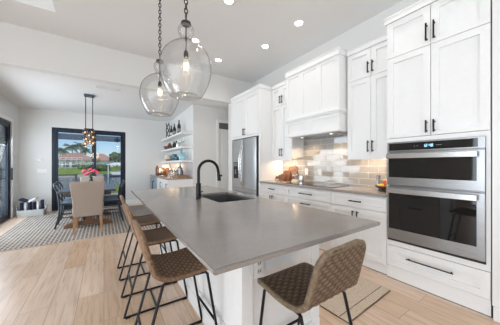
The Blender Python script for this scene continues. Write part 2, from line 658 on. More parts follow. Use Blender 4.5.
# baseboards
b = B().box(LX, LX + .016, sy1 + .08, FY - .016, 0, .14).box(LX, LX + .016, sy1 + .08, FY, .13, .14)
struct('baseboard_left', b, m_trim)
struct('baseboard_far', B().box(LX, dx0 - .02, FY - .016, FY, 0, .14).box(dx1 + .02, 1.26, FY - .016, FY, 0, .14), m_trim)
struct('baseboard_passage', B().box(NX + .002, ex0 - .08, NY - .016, NY, 0, .14), m_trim)
struct('trim_1', B().box(LX, LX + .02, sy1, sy1 + .075, 0, sz + .075).box(LX, LX + .02, sy0, sy1, sz, sz + .075), m_trim)
# passage door casing and door
struct('trim_2', B().box(ex0 - .07, ex0, NY - .02, NY, 0, ez + .07).box(ex0, ex1, NY - .02, NY, ez, ez + .07), m_trim)
b = B().box(ex0 + .003, ex1 - .003, NY + .06, NY + .1, .005, ez - .16)
for z0, z1 in ((.2, 1.0), (1.15, 2.1)):
    for xx in (ex0 + .12, ex0 + .44):
        b.box(xx, xx + .22, NY + .05, NY + .06, z0, z1)
d3 = struct('door_3', b, m_trim, None, 'white panelled passage door beside the refrigerator', 'door')
kb = B().tube([(ex0 + .075, NY + .06, .95), (ex0 + .075, NY + .02, .95)], .012).ball((ex0 + .075, NY - .002, .95), .03)
obj('knob', kb, m_black, d3, 'all', 'round matte black door knob')
struct('trim_3', B().box(ex0, ex1, NY + .05, NY + .1, ez - .155, ez), m_steel2)  # dark strip painting the shaded recess above the door


# sliding doors
def slider_panel(a0, a1, axis, c, z0, z1, fr=.06, th=.045):
    """frame ring; axis 'x' runs along x at y=c, 'y' runs along y at x=c"""
    f, g = B(), B()
    def bx(bb, p0, p1, q0, q1, t):
        if axis == 'x':
            bb.box(p0, p1, c - t, c + t, q0, q1)
        else:
            bb.box(c - t, c + t, p0, p1, q0, q1)
    h = th / 2
    bx(f, a0, a0 + fr, z0, z1, h); bx(f, a1 - fr, a1, z0, z1, h)
    bx(f, a0 + fr, a1 - fr, z0, z0 + fr + .03, h); bx(f, a0 + fr, a1 - fr, z1 - fr, z1, h)
    bx(g, a0 + fr, a1 - fr, z0 + fr + .03, z1 - fr, .004)
    return f, g


# door_1: dining end wall, two leaves under a dark head
b = B()
b.box(dx0, dx0 + .07, FY + .01, FY + .14, 0, dz1).box(dx1 - .07, dx1, FY + .01, FY + .14, 0, dz1)
b.box(dx0 + .07, dx1 - .07, FY + .01, FY + .14, dz1 - .06, dz1).box(dx0 + .07, dx1 - .07, FY + .01, FY + .14, -.005, .035)
d1 = struct('door_1', b, m_frame, None, 'wide dark framed glass sliding door in the dining end wall', 'door')
mid = -.245
for (a0, a1, cc) in ((dx0 + .07, mid + .055, FY + .05), (mid - .055, dx1 - .07, FY + .105)):
    f, g = slider_panel(a0, a1, 'x', cc, .035, dz1 - .06)
    lf = obj('leaf_frame', f, m_frame, d1)
    obj('pane', g, m_pane, lf)
# door_2: left wall slider
b = B()
b.box(LX - .14, LX - .01, sy0, sy0 + .06, 0, sz).box(LX - .14, LX - .01, sy1 - .06, sy1, 0, sz)
b.box(LX - .14, LX - .01, sy0 + .06, sy1 - .06, sz - .06, sz).box(LX - .14, LX - .01, sy0 + .06, sy1 - .06, -.005, .03)
d2 = struct('door_2', b, m_frame, None, 'dark framed glass sliding door in the left wall', 'door')
ym = (sy0 + sy1) / 2
for (a0, a1, cc) in ((sy0 + .06, ym + .05, LX - .1), (ym - .05, sy1 - .06, LX - .045)):
    f, g = slider_panel(a0, a1, 'y', cc, .03, sz - .06)
    lf = obj('leaf_frame', f, m_frame, d2)
    obj('pane', g, m_pane, lf)
hb = B().box(LX - .02, LX + .035, sy1 - .115, sy1 - .075, .93, .95).box(LX - .02, LX + .035, sy1 - .115, sy1 - .075, 1.13, 1.15).box(LX + .025, LX + .045, sy1 - .12, sy1 - .07, .90, 1.18)
obj('door_handle', hb, m_black, d2)

# backsplash
struct('wall_backsplash', B().box(WX - .012, WX, 1.2, 3.62, .925, 1.78), m_tile, None, 'glossy grey subway tile backsplash', 'backsplash')


# ------------------------------------------------------------------ cabinet parts
def shaker(b, x, y0, y1, z0, z1, th=.02, st=.062, rec=.0172, axis='x', sgn=-1):
    """shaker front. axis 'x': faces sgn*x with its face at x, spans y and z; axis 'y' the same with x and y swapped."""
    def bx(p0, p1, q0, q1, d0, d1):
        a, c = x - sgn * d0, x - sgn * d1
        a, c = min(a, c), max(a, c)
        if axis == 'x':
            b.box(a, c, p0, p1, q0, q1)
        else:
            b.box(p0, p1, a, c, q0, q1)
    bx(y0, y0 + st, z0, z1, 0, th); bx(y1 - st, y1, z0, z1, 0, th)
    bx(y0 + st, y1 - st, z0, z0 + st, 0, th); bx(y0 + st, y1 - st, z1 - st, z1, 0, th)
    bx(y0 + st, y1 - st, z0 + st, z1 - st, rec, th)
    return b


def pull(parent, x, y, z, L, vert=True, out=.032, r=.0075, name='handle', axis='x', sgn=-1):
    b = B()
    xo = x + sgn * out
    h = L / 2
    def P(d, a, zz):
        return (d, a, zz) if axis == 'x' else (a, d, zz)
    if vert:
        b.tube([P(xo, y, z - h), P(xo, y, z + h)], r, 8)
        for s_ in (-1, 1):
            b.tube([P(x, y, z + s_ * (h - .018)), P(xo, y, z + s_ * (h - .018))], r * .95, 8)
    else:
        b.tube([P(xo, y - h, z), P(xo, y + h, z)], r, 8)
        for s_ in (-1, 1):
            b.tube([P(x, y + s_ * (h - .018), z), P(xo, y + s_ * (h - .018), z)], r * .95, 8)
    return obj(name, b, m_black, parent, True)


def crown(b, x, y0, y1, z, left=0, right=0, back=WX - .002, hh=.07):
    """stepped crown over a cabinet facing -x; left/right: depth of the return on the +y / -y end"""
    for (o, a, c) in ((.016, 0, .058), (.024, .058, hh)):
        b.box(x - o, back, y0 - (o if right else 0), y1 + (o if left else 0), z + a, z + c)


def door_pair(cab, x, y0, y1, z0, z1, hz, hl=.15, gap=.005, st=.062):
    ym_ = (y0 + y1) / 2
    for (a, c, hy) in ((y0, ym_ - gap / 2, ym_ - .03), (ym_ + gap / 2, y1, ym_ + .03)):
        d = obj('door', shaker(B(), x, a, c, z0, z1, st=st), m_cab, cab)
        pull(d, x, hy, hz, hl)


F_ = .021   # front thickness

# ---- oven tower
ty_0, ty_1 = .405, 1.2
tw = thing('oven_cabinet', 'tall white cabinet built around the double wall oven', 'cabinet', (TX + .3, (ty_0 + ty_1) / 2, 0))
b = B()
cx0 = TX + F_
b.box(cx0, WX - .003, ty_0, ty_0 + .02, .0, 2.82).box(cx0, WX - .003, ty_1 - .02, ty_1, .0, 2.82)
b.box(cx0, WX - .003, ty_0 + .02, ty_1 - .02, 1.515, 1.535).box(cx0, WX - .003, ty_0 + .02, ty_1 - .02, .37, .405)
b.box(cx0, WX - .003, ty_0 + .02, ty_1 - .02, 2.80, 2.82).box(WX - .02, WX - .003, ty_0 + .02, ty_1 - .02, .405, 1.515)
b.box(cx0, WX - .003, ty_0 + .02, ty_1 - .02, 0.007, .37)
# face frame round the oven
b.box(TX, cx0, ty_0, ty_0 + .026, .375, 1.54).box(TX, cx0, ty_1 - .012, ty_1, .375, 1.54)
b.box(TX, cx0, ty_0 + .026, ty_1 - .012, 1.50, 1.54).box(TX, cx0, ty_0 + .026, ty_1 - .012, .375, .425)
b.box(TX, cx0, ty_0, ty_1, .125, .142)
obj('body', b, m_cab, tw)
obj('plinth', B().box(TX + .008, cx0, ty_0, ty_1, .007, .125), m_cab, tw)
obj('floor_gap', B().box(TX + .011, cx0, ty_0, ty_1, 0, .0068), m_dark, tw)  # dark strip painting the shadow line between plinth and floor
b = B()
crown(b, TX, ty_0, ty_1 + .0, 2.82, left=1, back=UX - .037)
b.box(UX - .037, WX - .003, ty_0, ty_1, 2.82, 2.89)
obj('crown', b, m_cab, tw)
door_pair(tw, TX, ty_0 + .002, ty_1 - .002, 1.545, 2.425, 1.63, .12)
door_pair(tw, TX, ty_0 + .002, ty_1 - .002, 2.43, 2.815, 2.55, .17)
dr = obj('drawer', shaker(B(), TX, ty_0 + .002, ty_1 - .002, .145, .368), m_cab, tw)
pull(dr, TX, .815, .275, .37, False, .034, .0065)

# ---- double wall oven
ov = thing('double_oven', 'stainless double wall oven with dark glass doors and blue clock', 'oven', (TX + .2, .81, .43))
oy0, oy1 = .432, 1.187
ox = TX - .012
obj('body', B().box(TX + .025, WX - .08, oy0 + .01, oy1 - .01, .43, 1.495), m_steel2, ov)
obj('vent_trim', B().box(ox + .002, TX + .024, oy0, oy1, .428, .4505), m_dark, ov, label='black vent strip under the lower door')
cp = obj('control_panel', B().box(ox - .004, TX + .025, oy0, oy1, 1.395, 1.498, .003), m_steel, ov)
obj('display_glass', B().box(ox - .008, ox - .004, oy0 + .045, oy1 - .02, 1.408, 1.482, .001), m_blackglass, cp)
# seven segment clock reading
SEG = {'0': 'abcdef', '1': 'bc', '2': 'abged', '5': 'afgcd', '8': 'abcdefg', '4': 'fgbc', '7': 'abc'}
b = B()
dw, dh, tk = .012, .026, .0026
yy = .855
xx0, xx1 = ox - .0092, ox - .0082
for ch in '12:40':
    if ch == ':':
        for zz in (1.438, 1.452):
            b.box(xx0, xx1, yy - .003, yy, zz, zz + .003)
        yy -= .009
        continue
    ch_s = SEG.get(ch, 'abc')
    L_, R_, z0, z1 = yy, yy - dw, 1.432, 1.432 + dh
    zm = (z0 + z1) / 2
    sg = {'a': (R_, L_, z1 - tk, z1), 'd': (R_, L_, z0, z0 + tk), 'g': (R_, L_, zm - tk / 2, zm + tk / 2), 'f': (L_ - tk, L_, zm, z1), 'e': (L_ - tk, L_, z0, zm), 'b': (R_, R_ + tk, zm, z1), 'c': (R_, R_ + tk, z0, zm)}
    for k in ch_s:
        b.box(xx0, xx1, *sg[k])
    yy -= .018
obj('clock', b, m_display, cp, label='pale blue clock digits')
m_key = M('grey key print', (.5, .55, .6), .5)
for y_ in (.93, .905, .75, .735, .72):
    obj('touch_key', B().box(xx0, xx1, y_ - .004, y_ + .004, 1.443, 1.447), m_key, cp)


def oven_door(z0, z1, gz0, gz1, hz0, hz1):
    d = obj('oven_door', B().box(ox - .014, TX + .023, oy0 + .001, oy1 - .001, z0, z1, .003), m_steel, ov)
    obj('door_glass', B().box(ox - .019, ox - .0145, oy0 + .05, oy1 - .022, gz0, gz1, .001), m_blackglass, d)
    hb_ = B().box(ox - .062, ox - .048, oy0 + .04, oy1 - .012, hz0, hz1, .005)
    for y_ in (oy0 + .06, oy1 - .05):
        hb_.box(ox - .05, ox - .014, y_, y_ + .03, hz0 + .008, hz1 - .008)
    obj('door_handle', hb_, m_bright, d)
    return d


oven_door(1.035, 1.385, 1.12, 1.325, 1.322, 1.372)
d_ = oven_door(.452, 1.020, .565, .955, .952, 1.004)
b = B()
for k in range(11):
    b.box(ox - .0152, ox - .0142, .845 - k * .009, .845 - k * .009 + .005, .506, .513)
obj('brand_lettering', b, m_steel2, d_, label='tiny engraved lettering strip')

# ---- pantry panel to the right of the tower
pn = thing('tall_cabinet', 'tall white cabinet standing at the right edge beyond the oven', 'cabinet', (TX + .3, .15, 0))
obj('body', B().box(TX - .006, WX - .003, -.5, .396, .11, 2.82), m_cab, pn)
obj('side_filler', B().box(TX + .012, TX + .03, .3965, .4045, .0, 2.82), m_dark, pn)  # dark strip put in for the shade of the gap beside the tower
obj('plinth', B().box(TX - .02, WX - .003, -.5, .388, 0, .11), m_cab, pn)
obj('door', shaker(B(), TX - .028, -.49, .33, .12, 2.80), m_cab, pn)
b = B()
crown(b, TX - .006, -.5, .3885, 2.82)
obj('crown', b, m_cab, pn)

# ---- right wall cabinet
ur = thing('upper_cabinet', 'white wall cabinet between the hood and the oven tower', 'cabinet', (UX + .15, 1.54, 1.37), 0, 'white wall cabinets')
uz0, uz1 = 1.36, 2.82
def wall_cab(t, y0, y1, rail=True, cr=(0, 0)):
    b_ = B().box(UX + F_, WX - .003, y0, y1, uz0 + .03, uz1)
    obj('body', b_, m_cab, t)
    obj('light_rail', B().box(UX + .004, UX + .022, y0, y1, uz0 - .03, uz0 + .03), m_cab, t)
    door_pair(t, UX, y0 + .002, y1 - .002, uz0 + .012, 2.435, 1.50, .15)
    door_pair(t, UX, y0 + .002, y1 - .002, 2.44, uz1 - .003, 2.555, .15)
    b_ = B()
    crown(b_, UX, y0, y1, uz1, left=cr[0], right=cr[1])
    obj('crown', b_, m_cab, t)
wall_cab(ur, 1.202, 1.875)
ul = thing('upper_cabinet', 'white wall cabinet between the hood and the refrigerator cabinet', 'cabinet', (UX + .15, 3.3, 1.37), 0, 'white wall cabinets')
wall_cab(ul, 3.01, 3.598)

# ---- hood
hd = thing('range_hood', 'white panelled range hood with ledge above the cooktop', 'range hood', (3.0, 2.45, 1.75))
HX = 2.80
hy0, hy1 = 1.905, 2.995
b = B().box(HX + .012, WX - .003, hy0, hy1, 2.06, 2.84)
obj('body', b, m_cab, hd)
b = B()
ws = (hy1 - hy0 - .0) / 3
for k in range(3):
    y0_ = hy0 + k * ws
    shaker(b, HX - .008, y0_, y0_ + ws, 2.06, 2.84, st=.05, th=.0195, rec=.011)
obj('front_panel', b, m_cab, hd)
b = B().box(HX - .035, WX - .003, hy0 - .03, hy1 + .0, 2.035, 2.06).box(HX - .02, WX - .003, hy0 - .015, hy1, 2.012, 2.035)
obj('ledge', b, m_cab, hd)
b = B().box(HX + .008, WX - .014, hy0, hy1, 1.745, 2.012)
b.box(HX - .004, HX + .008, hy0, hy1, 1.745, 1.76)
ws = (hy1 - hy0) / 2
for k in range(2):
    shaker(b, HX - .01, hy0 + k * ws, hy0 + (k + 1) * ws, 1.75, 2.01, st=.05, th=.0175, rec=.011)
obj('lower_panel', b, m_cab, hd)
b = B()
for (o, a, c_) in ((.018, 0, .072), (.028, .072, .088)):
    b.box(HX - .008 - o, WX - .003, hy0 - o * .7, hy1 + o * .35, 2.84 + a, 2.84 + c_)
obj('crown', b, m_cab, hd)
ins = obj('hood_insert', B().box(2.86, 3.2, 2.0, 2.9, 1.737, 1.744), m_steel, hd)
for y_ in (2.15, 2.75):
    obj('lamp_lens', B().lathe([(0, -.003), (.022, -.003), (.022, 0), (0, 0)], (2.95, y_, 1.736), 16), m_led, ins)
    light('hood_lamp', 'SPOT', (2.98, y_, 1.72), 10, (1, .72, .45), (0, -.25, 0), .03, spot=2.3)

# ---- refrigerator cabinet
fc = thing('refrigerator_cabinet', 'tall white surround cabinet with two doors above the refrigerator', 'cabinet', (TX + .3, 4.2, 0))
fy0, fy1 = 3.602, 4.80
b = B().box(TX, WX - .003, fy0, fy0 + .045, 0, 2.82).box(TX, WX - .003, fy1 - .045, fy1, 0, 2.82)
b.box(TX + F_, WX - .003, fy0 + .045, fy1 - .045, 1.87, 2.82).box(TX, TX + F_, fy0 + .045, fy1 - .045, 1.855, 1.90)
b.box(TX + .02, WX - .003, fy1, KY - .002, 0, 2.82)
obj('body', b, m_cab, fc)
obj('cavity_lining', B().box(TX + .02, WX - .01, fy0 + .0455, fy0 + .05, .0, 1.854), m_dark, fc)  # dark sheet standing for the shade in the gap beside the refrigerator
door_pair(fc, TX, fy0 + .05, fy1 - .05, 1.905, 2.79, 1.99, .15)
b = B().box(TX + .001, TX + F_, fy0 + .045, fy1 - .045, 2.79, 2.82)
crown(b, TX, fy0, KY - .002, 2.82, right=1, back=UX - .037)
b.box(UX - .037, WX - .003, fy0, KY - .002, 2.82, 2.89)
obj('crown', b, m_cab, fc)

# ---- refrigerator
fr = thing('refrigerator', 'stainless french door refrigerator with water dispenser', 'refrigerator', (TX + .3, 4.2, 0))
ry0, ry1 = 3.70, 4.738
rx = TX - .02
obj('body', B().box(TX + .06, WX - .03, ry0, ry1, .03, 1.80), m_steel2, fr)
obj('foot_grille', B().box(TX + .08, TX + .3, ry0 + .02, ry1 - .02, 0, .029), m_dark, fr)
rm = 4.232
def fdoor(y0, y1, z0, z1, nm):
    b_ = B()
    n = 10
    pts = []
    for k in range(n + 1):
        f = k / n
        pts.append((rx - .018 * (1 - (2 * f - 1) ** 2) ** .5 * .7 - 0, y0 + (y1 - y0) * f, z0))
    pts += [(TX + .057, y1, z0), (TX + .057, y0, z0)]
    b_.prism(pts, (0, 0, z1 - z0))
    return obj(nm, b_, m_fridge, fr, True)
dl = fdoor(rm + .006, ry1 - .002, .72, 1.83, 'door')
dr_ = fdoor(ry0 + .002, rm - .006, .72, 1.83, 'door')
fz = fdoor(ry0 + .002, ry1 - .002, .06, .712, 'freezer_drawer')
def arc_handle(p, y, parent):
    pts = []
    for k in range(15):
        f = k / 14
        pts.append((rx - .02 - .065 * math.sin(PI * f) ** .6, y, .78 + .88 * f))
    obj('door_handle', B().tube(pts, .017, 10), m_bright, parent, True)
arc_handle(0, rm + .035, dl)
arc_handle(0, rm - .035, dr_)
obj('drawer_handle', B().tube([(rx - .02, ry0 + .12, .64), (rx - .065, ry0 + .16, .64), (rx - .065, ry1 - .16, .64), (rx - .02, ry1 - .12, .64)], .011, 10), m_steel, fz, True)
ds = obj('dispenser', B().box(rx - .022, rx - .01, 4.42, 4.62, .93, 1.31), m_dark, dl, label='black water dispenser recess')
obj('dispenser_screen', B().box(rx - .024, rx - .022, 4.435, 4.605, 1.21, 1.295), m_steel2, ds)
obj('dispenser_paddle', B().box(rx - .026, rx - .022, 4.49, 4.55, 1.03, 1.14), m_steel2, ds)

# ---- base cabinets
def base_cab(y0, y1, label, doors=True, hl=.16):
    t = thing('base_cabinet', label, 'cabinet', (TX + .3, (y0 + y1) / 2, 0), 0, 'white base cabinets on the back wall')
    obj('body', B().box(TX + F_ + .004, WX - .003, y0, y1, .115, .888), m_cab, t)
    obj('plinth', B().box(TX + .03, TX + .045, y0, y1, .008, .114), m_cab, t)
    obj('floor_gap', B().box(TX + .034, TX + .045, y0, y1, 0, .0075), m_dark, t)  # shadow line under the plinth, drawn as a dark strip
    d = obj('drawer', shaker(B(), TX + .004, y0 + .002, y1 - .002, .715, .872, st=.045), m_cab, t)
    pull(d, TX + .004, (y0 + y1) / 2, .795, hl, False)
    if doors:
        door_pair(t, TX + .004, y0 + .002, y1 - .002, .12, .708, .60, .15)
    else:
        for z0, z1 in ((.12, .41), (.416, .708)):
            d = obj('drawer', shaker(B(), TX + .004, y0 + .002, y1 - .002, z0, z1, st=.055), m_cab, t)
            pull(d, TX + .004, (y0 + y1) / 2, z1 - .07, .2, False)
    return t
base_cab(1.203, 1.93, 'white base cabinet with a drawer over two doors, beside the oven tower')
base_cab(1.933, 2.84, 'white three-drawer base cabinet under the cooktop', False, .26)
base_cab(2.843, 3.599, 'white base cabinet with a drawer over two doors, beside the refrigerator cabinet')

# worktop
obj_w = obj('worktop', B().box(TX - .022, WX - .013, 1.203, 3.600, .89, .922, .004), m_quartz2)
tag(obj_w, 'dark grey stone worktop along the tiled back wall', 'worktop')
# cooktop
ct = thing('cooktop', 'black glass cooktop set in the worktop under the hood', 'cooktop', (2.95, 2.42, .922))
obj('glass', B().box(2.71, 3.19, 1.98, 2.90, .9225, .929, .002), m_cook, ct)
b = B()
for (x_, y_, r_) in ((2.83, 2.2, .08), (3.07, 2.2, .07), (2.83, 2.66, .075), (3.07, 2.66, .09), (2.95, 2.43, .06)):
    for k in range(32):
        a0, a1 = 2 * PI * k / 32, 2 * PI * (k + 1) / 32
        b.quad((x_ + r_ * math.cos(a0), y_ + r_ * math.sin(a0), .9293), (x_ + r_ * math.cos(a1), y_ + r_ * math.sin(a1), .9293),
               (x_ + (r_ - .004) * math.cos(a1), y_ + (r_ - .004) * math.sin(a1), .9293), (x_ + (r_ - .004) * math.cos(a0), y_ + (r_ - .004) * math.sin(a0), .9293))
obj('burner_marking', b, M('grey burner print', (.2, .2, .21), .4), ct)

# under cabinet light bars
for (y0, y1, w_) in ((1.25, 1.83, 3.0), (3.05, 3.56, 3.6)):
    t = thing('light_bar', 'slim warm light bar under the %s wall cabinet' % ('right' if y0 < 2 else 'left'), 'light', (3.12, (y0 + y1) / 2, 1.375), 0, 'under cabinet light bars')
    obj('housing', B().box(3.10, 3.14, y0, y1, 1.38, 1.3895), m_plastic, t)
    obj('lens', B().box(3.105, 3.135, y0 + .01, y1 - .01, 1.376, 1.3795), m_led, t)
    light('under_cabinet_glow', 'AREA', (3.12, (y0 + y1) / 2, 1.372), w_, (1, .77, .54), (0, 0, 0), .03, y1 - y0)

# ---- island
IX0, IX1, IY0, IY1 = .296, 1.367, .655, 3.29
bx0, bx1, by0, by1 = .677, 1.335, 1.09, 3.26
isl = thing('kitchen_island', 'white panelled island base under the grey stone top', 'kitchen island', (1.0, 2.1, 0))
b = B()
b.box(bx0, bx0 + .02, by0, by1, .0, .8965).box(bx1 - .02, bx1, by0, by1, .0, .8965)
b.box(bx0 + .02, bx1 - .02, by0, by0 + .02, 0, .8965).box(bx0 + .02, bx1 - .02, by1 - .02, by1, 0, .8965)
b.box(bx0 + .02, bx1 - .02, by0 + .02, by1 - .02, .0, .12)
obj('body', b, m_cab, isl)
for k in range(3):
    w_ = (by1 - by0 - .09) / 3
    obj('side_panel', shaker(B(), bx0 - .016, by0 + .09 + k * w_, by0 + .09 + (k + 1) * w_, .12, .8965, st=.075, th=.0155), m_cab, isl)
obj('corner_post', B().box(bx0 - .016, bx0 - .0005, by0 - .012, by0 + .089, .12, .8965).box(bx0 - .0005, bx0 + .06, by0 - .012, by0 - .0005, .12, .8965), m_cab, isl)
obj('corner_post', B().box(bx1 - .07, bx1 + .0, by0 - .012, by0 - .0005, .12, .8965), m_cab, isl)
obj('base_trim', B().box(bx0 - .022, bx0 - .0005, by0 - .018, by1, 0, .1195).box(bx0 - .0005, bx1, by0 - .018, by0 - .0005, 0, .1195), m_cab, isl)
for k in range(4):
    w_ = (by1 - by0) / 4
    y_a, y_b = by0 + k * w_ + .002, by0 + (k + 1) * w_ - .002
    d = obj('drawer', shaker(B(), bx1 + .0205, y_a, y_b, .68, .87, st=.045, sgn=1, th=.02), m_cab, isl)
    pull(d, bx1 + .0205, (y_a + y_b) / 2, .775, .18, False, sgn=1)
    d = obj('drawer', shaker(B(), bx1 + .0205, y_a, y_b, .12, .675, st=.06, sgn=1, th=.02), m_cab, isl)
    pull(d, bx1 + .0205, (y_a + y_b) / 2, .60, .18, False, sgn=1)
# island top with sink cut out
sx0, sx1, sk0, sk1 = .85, 1.26, 1.77, 2.42
b = B()
zt0, zt1 = .897, .92
out = [(IX0, IY0), (IX1, IY0), (IX1, IY1), (IX0, IY1)]
inn = [(sx0, sk0), (sx1, sk0), (sx1, sk1), (sx0, sk1)]
vo = [[b.m.verts.new((x, y, z)) for (x, y) in out] for z in (zt0, zt1)]
vi = [[b.m.verts.new((x, y, z)) for (x, y) in inn] for z in (zt0, zt1)]
for k in range(4):
    j = (k + 1) % 4
    b.m.faces.new((vo[1][k], vo[1][j], vi[1][j], vi[1][k]))
    b.m.faces.new((vo[0][j], vo[0][k], vi[0][k], vi[0][j]))
    b.m.faces.new((vo[0][k], vo[0][j], vo[1][j], vo[1][k]))
    b.m.faces.new((vi[0][j], vi[0][k], vi[1][k], vi[1][j]))
bmesh.ops.recalc_face_normals(b.m, faces=b.m.faces)
es = [e for e in b.m.edges if all(v in vo[0] + vo[1] for v in e.verts)]
bmesh.ops.bevel(b.m, geom=es, offset=.004, segments=2, affect='EDGES')
it = tag(obj('island_worktop', b, m_quartz), 'large grey stone island top with a sink cut into it', 'worktop')
# outlet on island end
t = thing('outlet', 'white socket plate on the end of the island', 'outlet', (.79, by0, .66))
obj('plate', B().box(.748, .822, by0 - .0105, by0 - .0005, .575, .70, .003), m_plastic, t)
b = B()
for z_ in (.605, .652):
    obj('socket_face', B().box(.767, .803, by0 - .0125, by0 - .0106, z_ - .008, z_ + .024, .0005), m_label, t)
    for x_ in (.776, .790):
        b.box(x_, x_ + .005, by0 - .0132, by0 - .0126, z_, z_ + .014)
obj('socket_slots', b, m_dark, t)

# sink
sk = thing('sink', 'undermount stainless sink in the island top', 'sink', (1.05, 2.1, .66))
b = B()
e = .004
x0, x1, y0, y1, zt, zb = sx0 - .0, sx1 + .0, sk0, sk1, .8965, .66
b.box(x0 - .02, x0 - e, y0 - .02, y1 + .02, zb, zt).box(x1 + e, x1 + .02, y0 - .02, y1 + .02, zb, zt)
b.box(x0 - e, x1 + e, y0 - .02, y0 - e, zb, zt).box(x0 - e, x1 + e, y1 + e, y1 + .02, zb, zt)
b.box(x0 - e, x1 + e, y0 - e, y1 + e, zb, zb + .012)
obj('basin', b, m_steel, sk)
obj('drain', B().lathe([(0, .004), (.03, .004), (.042, 0)], (1.05, 2.1, zb + .0125), 20), m_steel2, sk)
# faucet
fa = thing('faucet', 'matte black gooseneck faucet beside the island sink', 'faucet', (.775, 2.08, .92))
fx, fy = .775, 2.08
obj('base', B().lathe([(0, 0), (.030, 0), (.030, .006), (.024, .010), (.024, .15), (.019, .155), (0, .155)], (fx, fy, .9205), 20), m_black, fa, True)
pts = [(fx, fy, 1.07), (fx, fy, 1.18)]
for k in range(13):
    a = PI - PI * k / 12 * .96
    pts.append((fx + .105 + .105 * math.cos(a), fy, 1.19 + .105 * math.sin(a)))
pts.append((pts[-1][0] + .008, fy, 1.155))
obj('spout', B().tube(catmull(pts, 2), .0145, 12), m_black, fa, True)
obj('spray_head', B().tube([pts[-1], (pts[-1][0] + .006, fy, 1.09)], [.0175, .019], 12), m_black, fa, True)
obj('lever', B().tube([(fx, fy - .02, .99), (fx + .012, fy - .075, 1.0)], [.008, .006], 10), m_black, fa, True)

# ------------------------------------------------------------------ wicker bar stools (built facing +x at the origin)
def shell_grid(prof, wid, nu, thick, n_warp, pitch, amp):
    """prof: dense list of (x, z); wid(i) half width; returns B with float layer 'weave'"""
    b_ = B()
    lay = b_.m.verts.layers.float.new('weave')
    n = len(prof)
    # arc length
    L = [0]
    for i in range(1, n):
        L.append(L[-1] + math.hypot(prof[i][0] - prof[i - 1][0], prof[i][1] - prof[i - 1][1]))
    top, bot = [], []
    for i in range(n):
        a = prof[max(i - 1, 0)]
        c = prof[min(i + 1, n - 1)]
        tx, tz = c[0] - a[0], c[1] - a[1]
        l_ = math.hypot(tx, tz)
        nx, nz = -tz / l_, tx / l_
        if nz < 0 and abs(nz) > abs(nx):
            nx, nz = -nx, -nz
        if abs(nx) >= abs(nz) and nx < 0:
            nx, nz = -nx, -nz
        row = i
        rt, rb = [], []
        j = int(L[i] / pitch)
        fv = (L[i] / pitch) % 1
        strand = math.sin(PI * fv)
        for k in range(nu + 1):
            s_ = k / nu * 2 - 1
            w_ = wid(L[i] / L[-1])
            y = s_ * w_
            wv = math.cos(PI * ((s_ * .5 + .5) * n_warp) + PI * j)
            over = .5 + .5 * wv
            hgt = amp * (strand ** .7) * (.25 + .75 * over)
            col = min(1, max(0, strand ** .5 * (.22 + .9 * over ** .7)))
            v = b_.m.verts.new((prof[i][0] + nx * hgt, y, prof[i][1] + nz * hgt))
            v[lay] = col
            rt.append(v)
            v = b_.m.verts.new((prof[i][0] - nx * (thick + hgt * .9), y, prof[i][1] - nz * (thick + hgt * .9)))
            v[lay] = col
            rb.append(v)
        top.append(rt)
        bot.append(rb)
    for i in range(n - 1):
        for k in range(nu):
            b_.m.faces.new((top[i][k], top[i][k + 1], top[i + 1][k + 1], top[i + 1][k]))
            b_.m.faces.new((bot[i][k + 1], bot[i][k], bot[i + 1][k], bot[i + 1][k + 1]))
        b_.m.faces.new((top[i][0], top[i + 1][0], bot[i + 1][0], bot[i][0]))
        b_.m.faces.new((top[i + 1][nu], top[i][nu], bot[i][nu], bot[i + 1][nu]))
    for k in range(nu):
        b_.m.faces.new((top[0][k + 1], top[0][k], bot[0][k], bot[0][k + 1]))
        b_.m.faces.new((top[-1][k], top[-1][k + 1], bot[-1][k + 1], bot[-1][k]))
    return b_


def resample(pts, step):
    out = [pts[0]]
    acc = 0
    for a, c in zip(pts, pts[1:]):
        d = math.hypot(c[0] - a[0], c[1] - a[1])
        while acc + d >= step:
            f = (step - acc) / d
            a = (a[0] + (c[0] - a[0]) * f, a[1] + (c[1] - a[1]) * f)
            out.append(a)
            d = math.hypot(c[0] - a[0], c[1] - a[1])
            acc = 0
        acc += d
    out.append(pts[-1])
    return out


def rnd_w(f, w, r0, r1, L):
    """half width with rounded corners at both ends of a strip of length L"""
    d = f * L
    o = 0
    if r0 and d < r0:
        o = r0 - math.sqrt(max(r0 * r0 - (r0 - d) ** 2, 0))
    if r1 and L - d < r1:
        o = r1 - math.sqrt(max(r1 * r1 - (r1 - (L - d)) ** 2, 0))
    return w - o


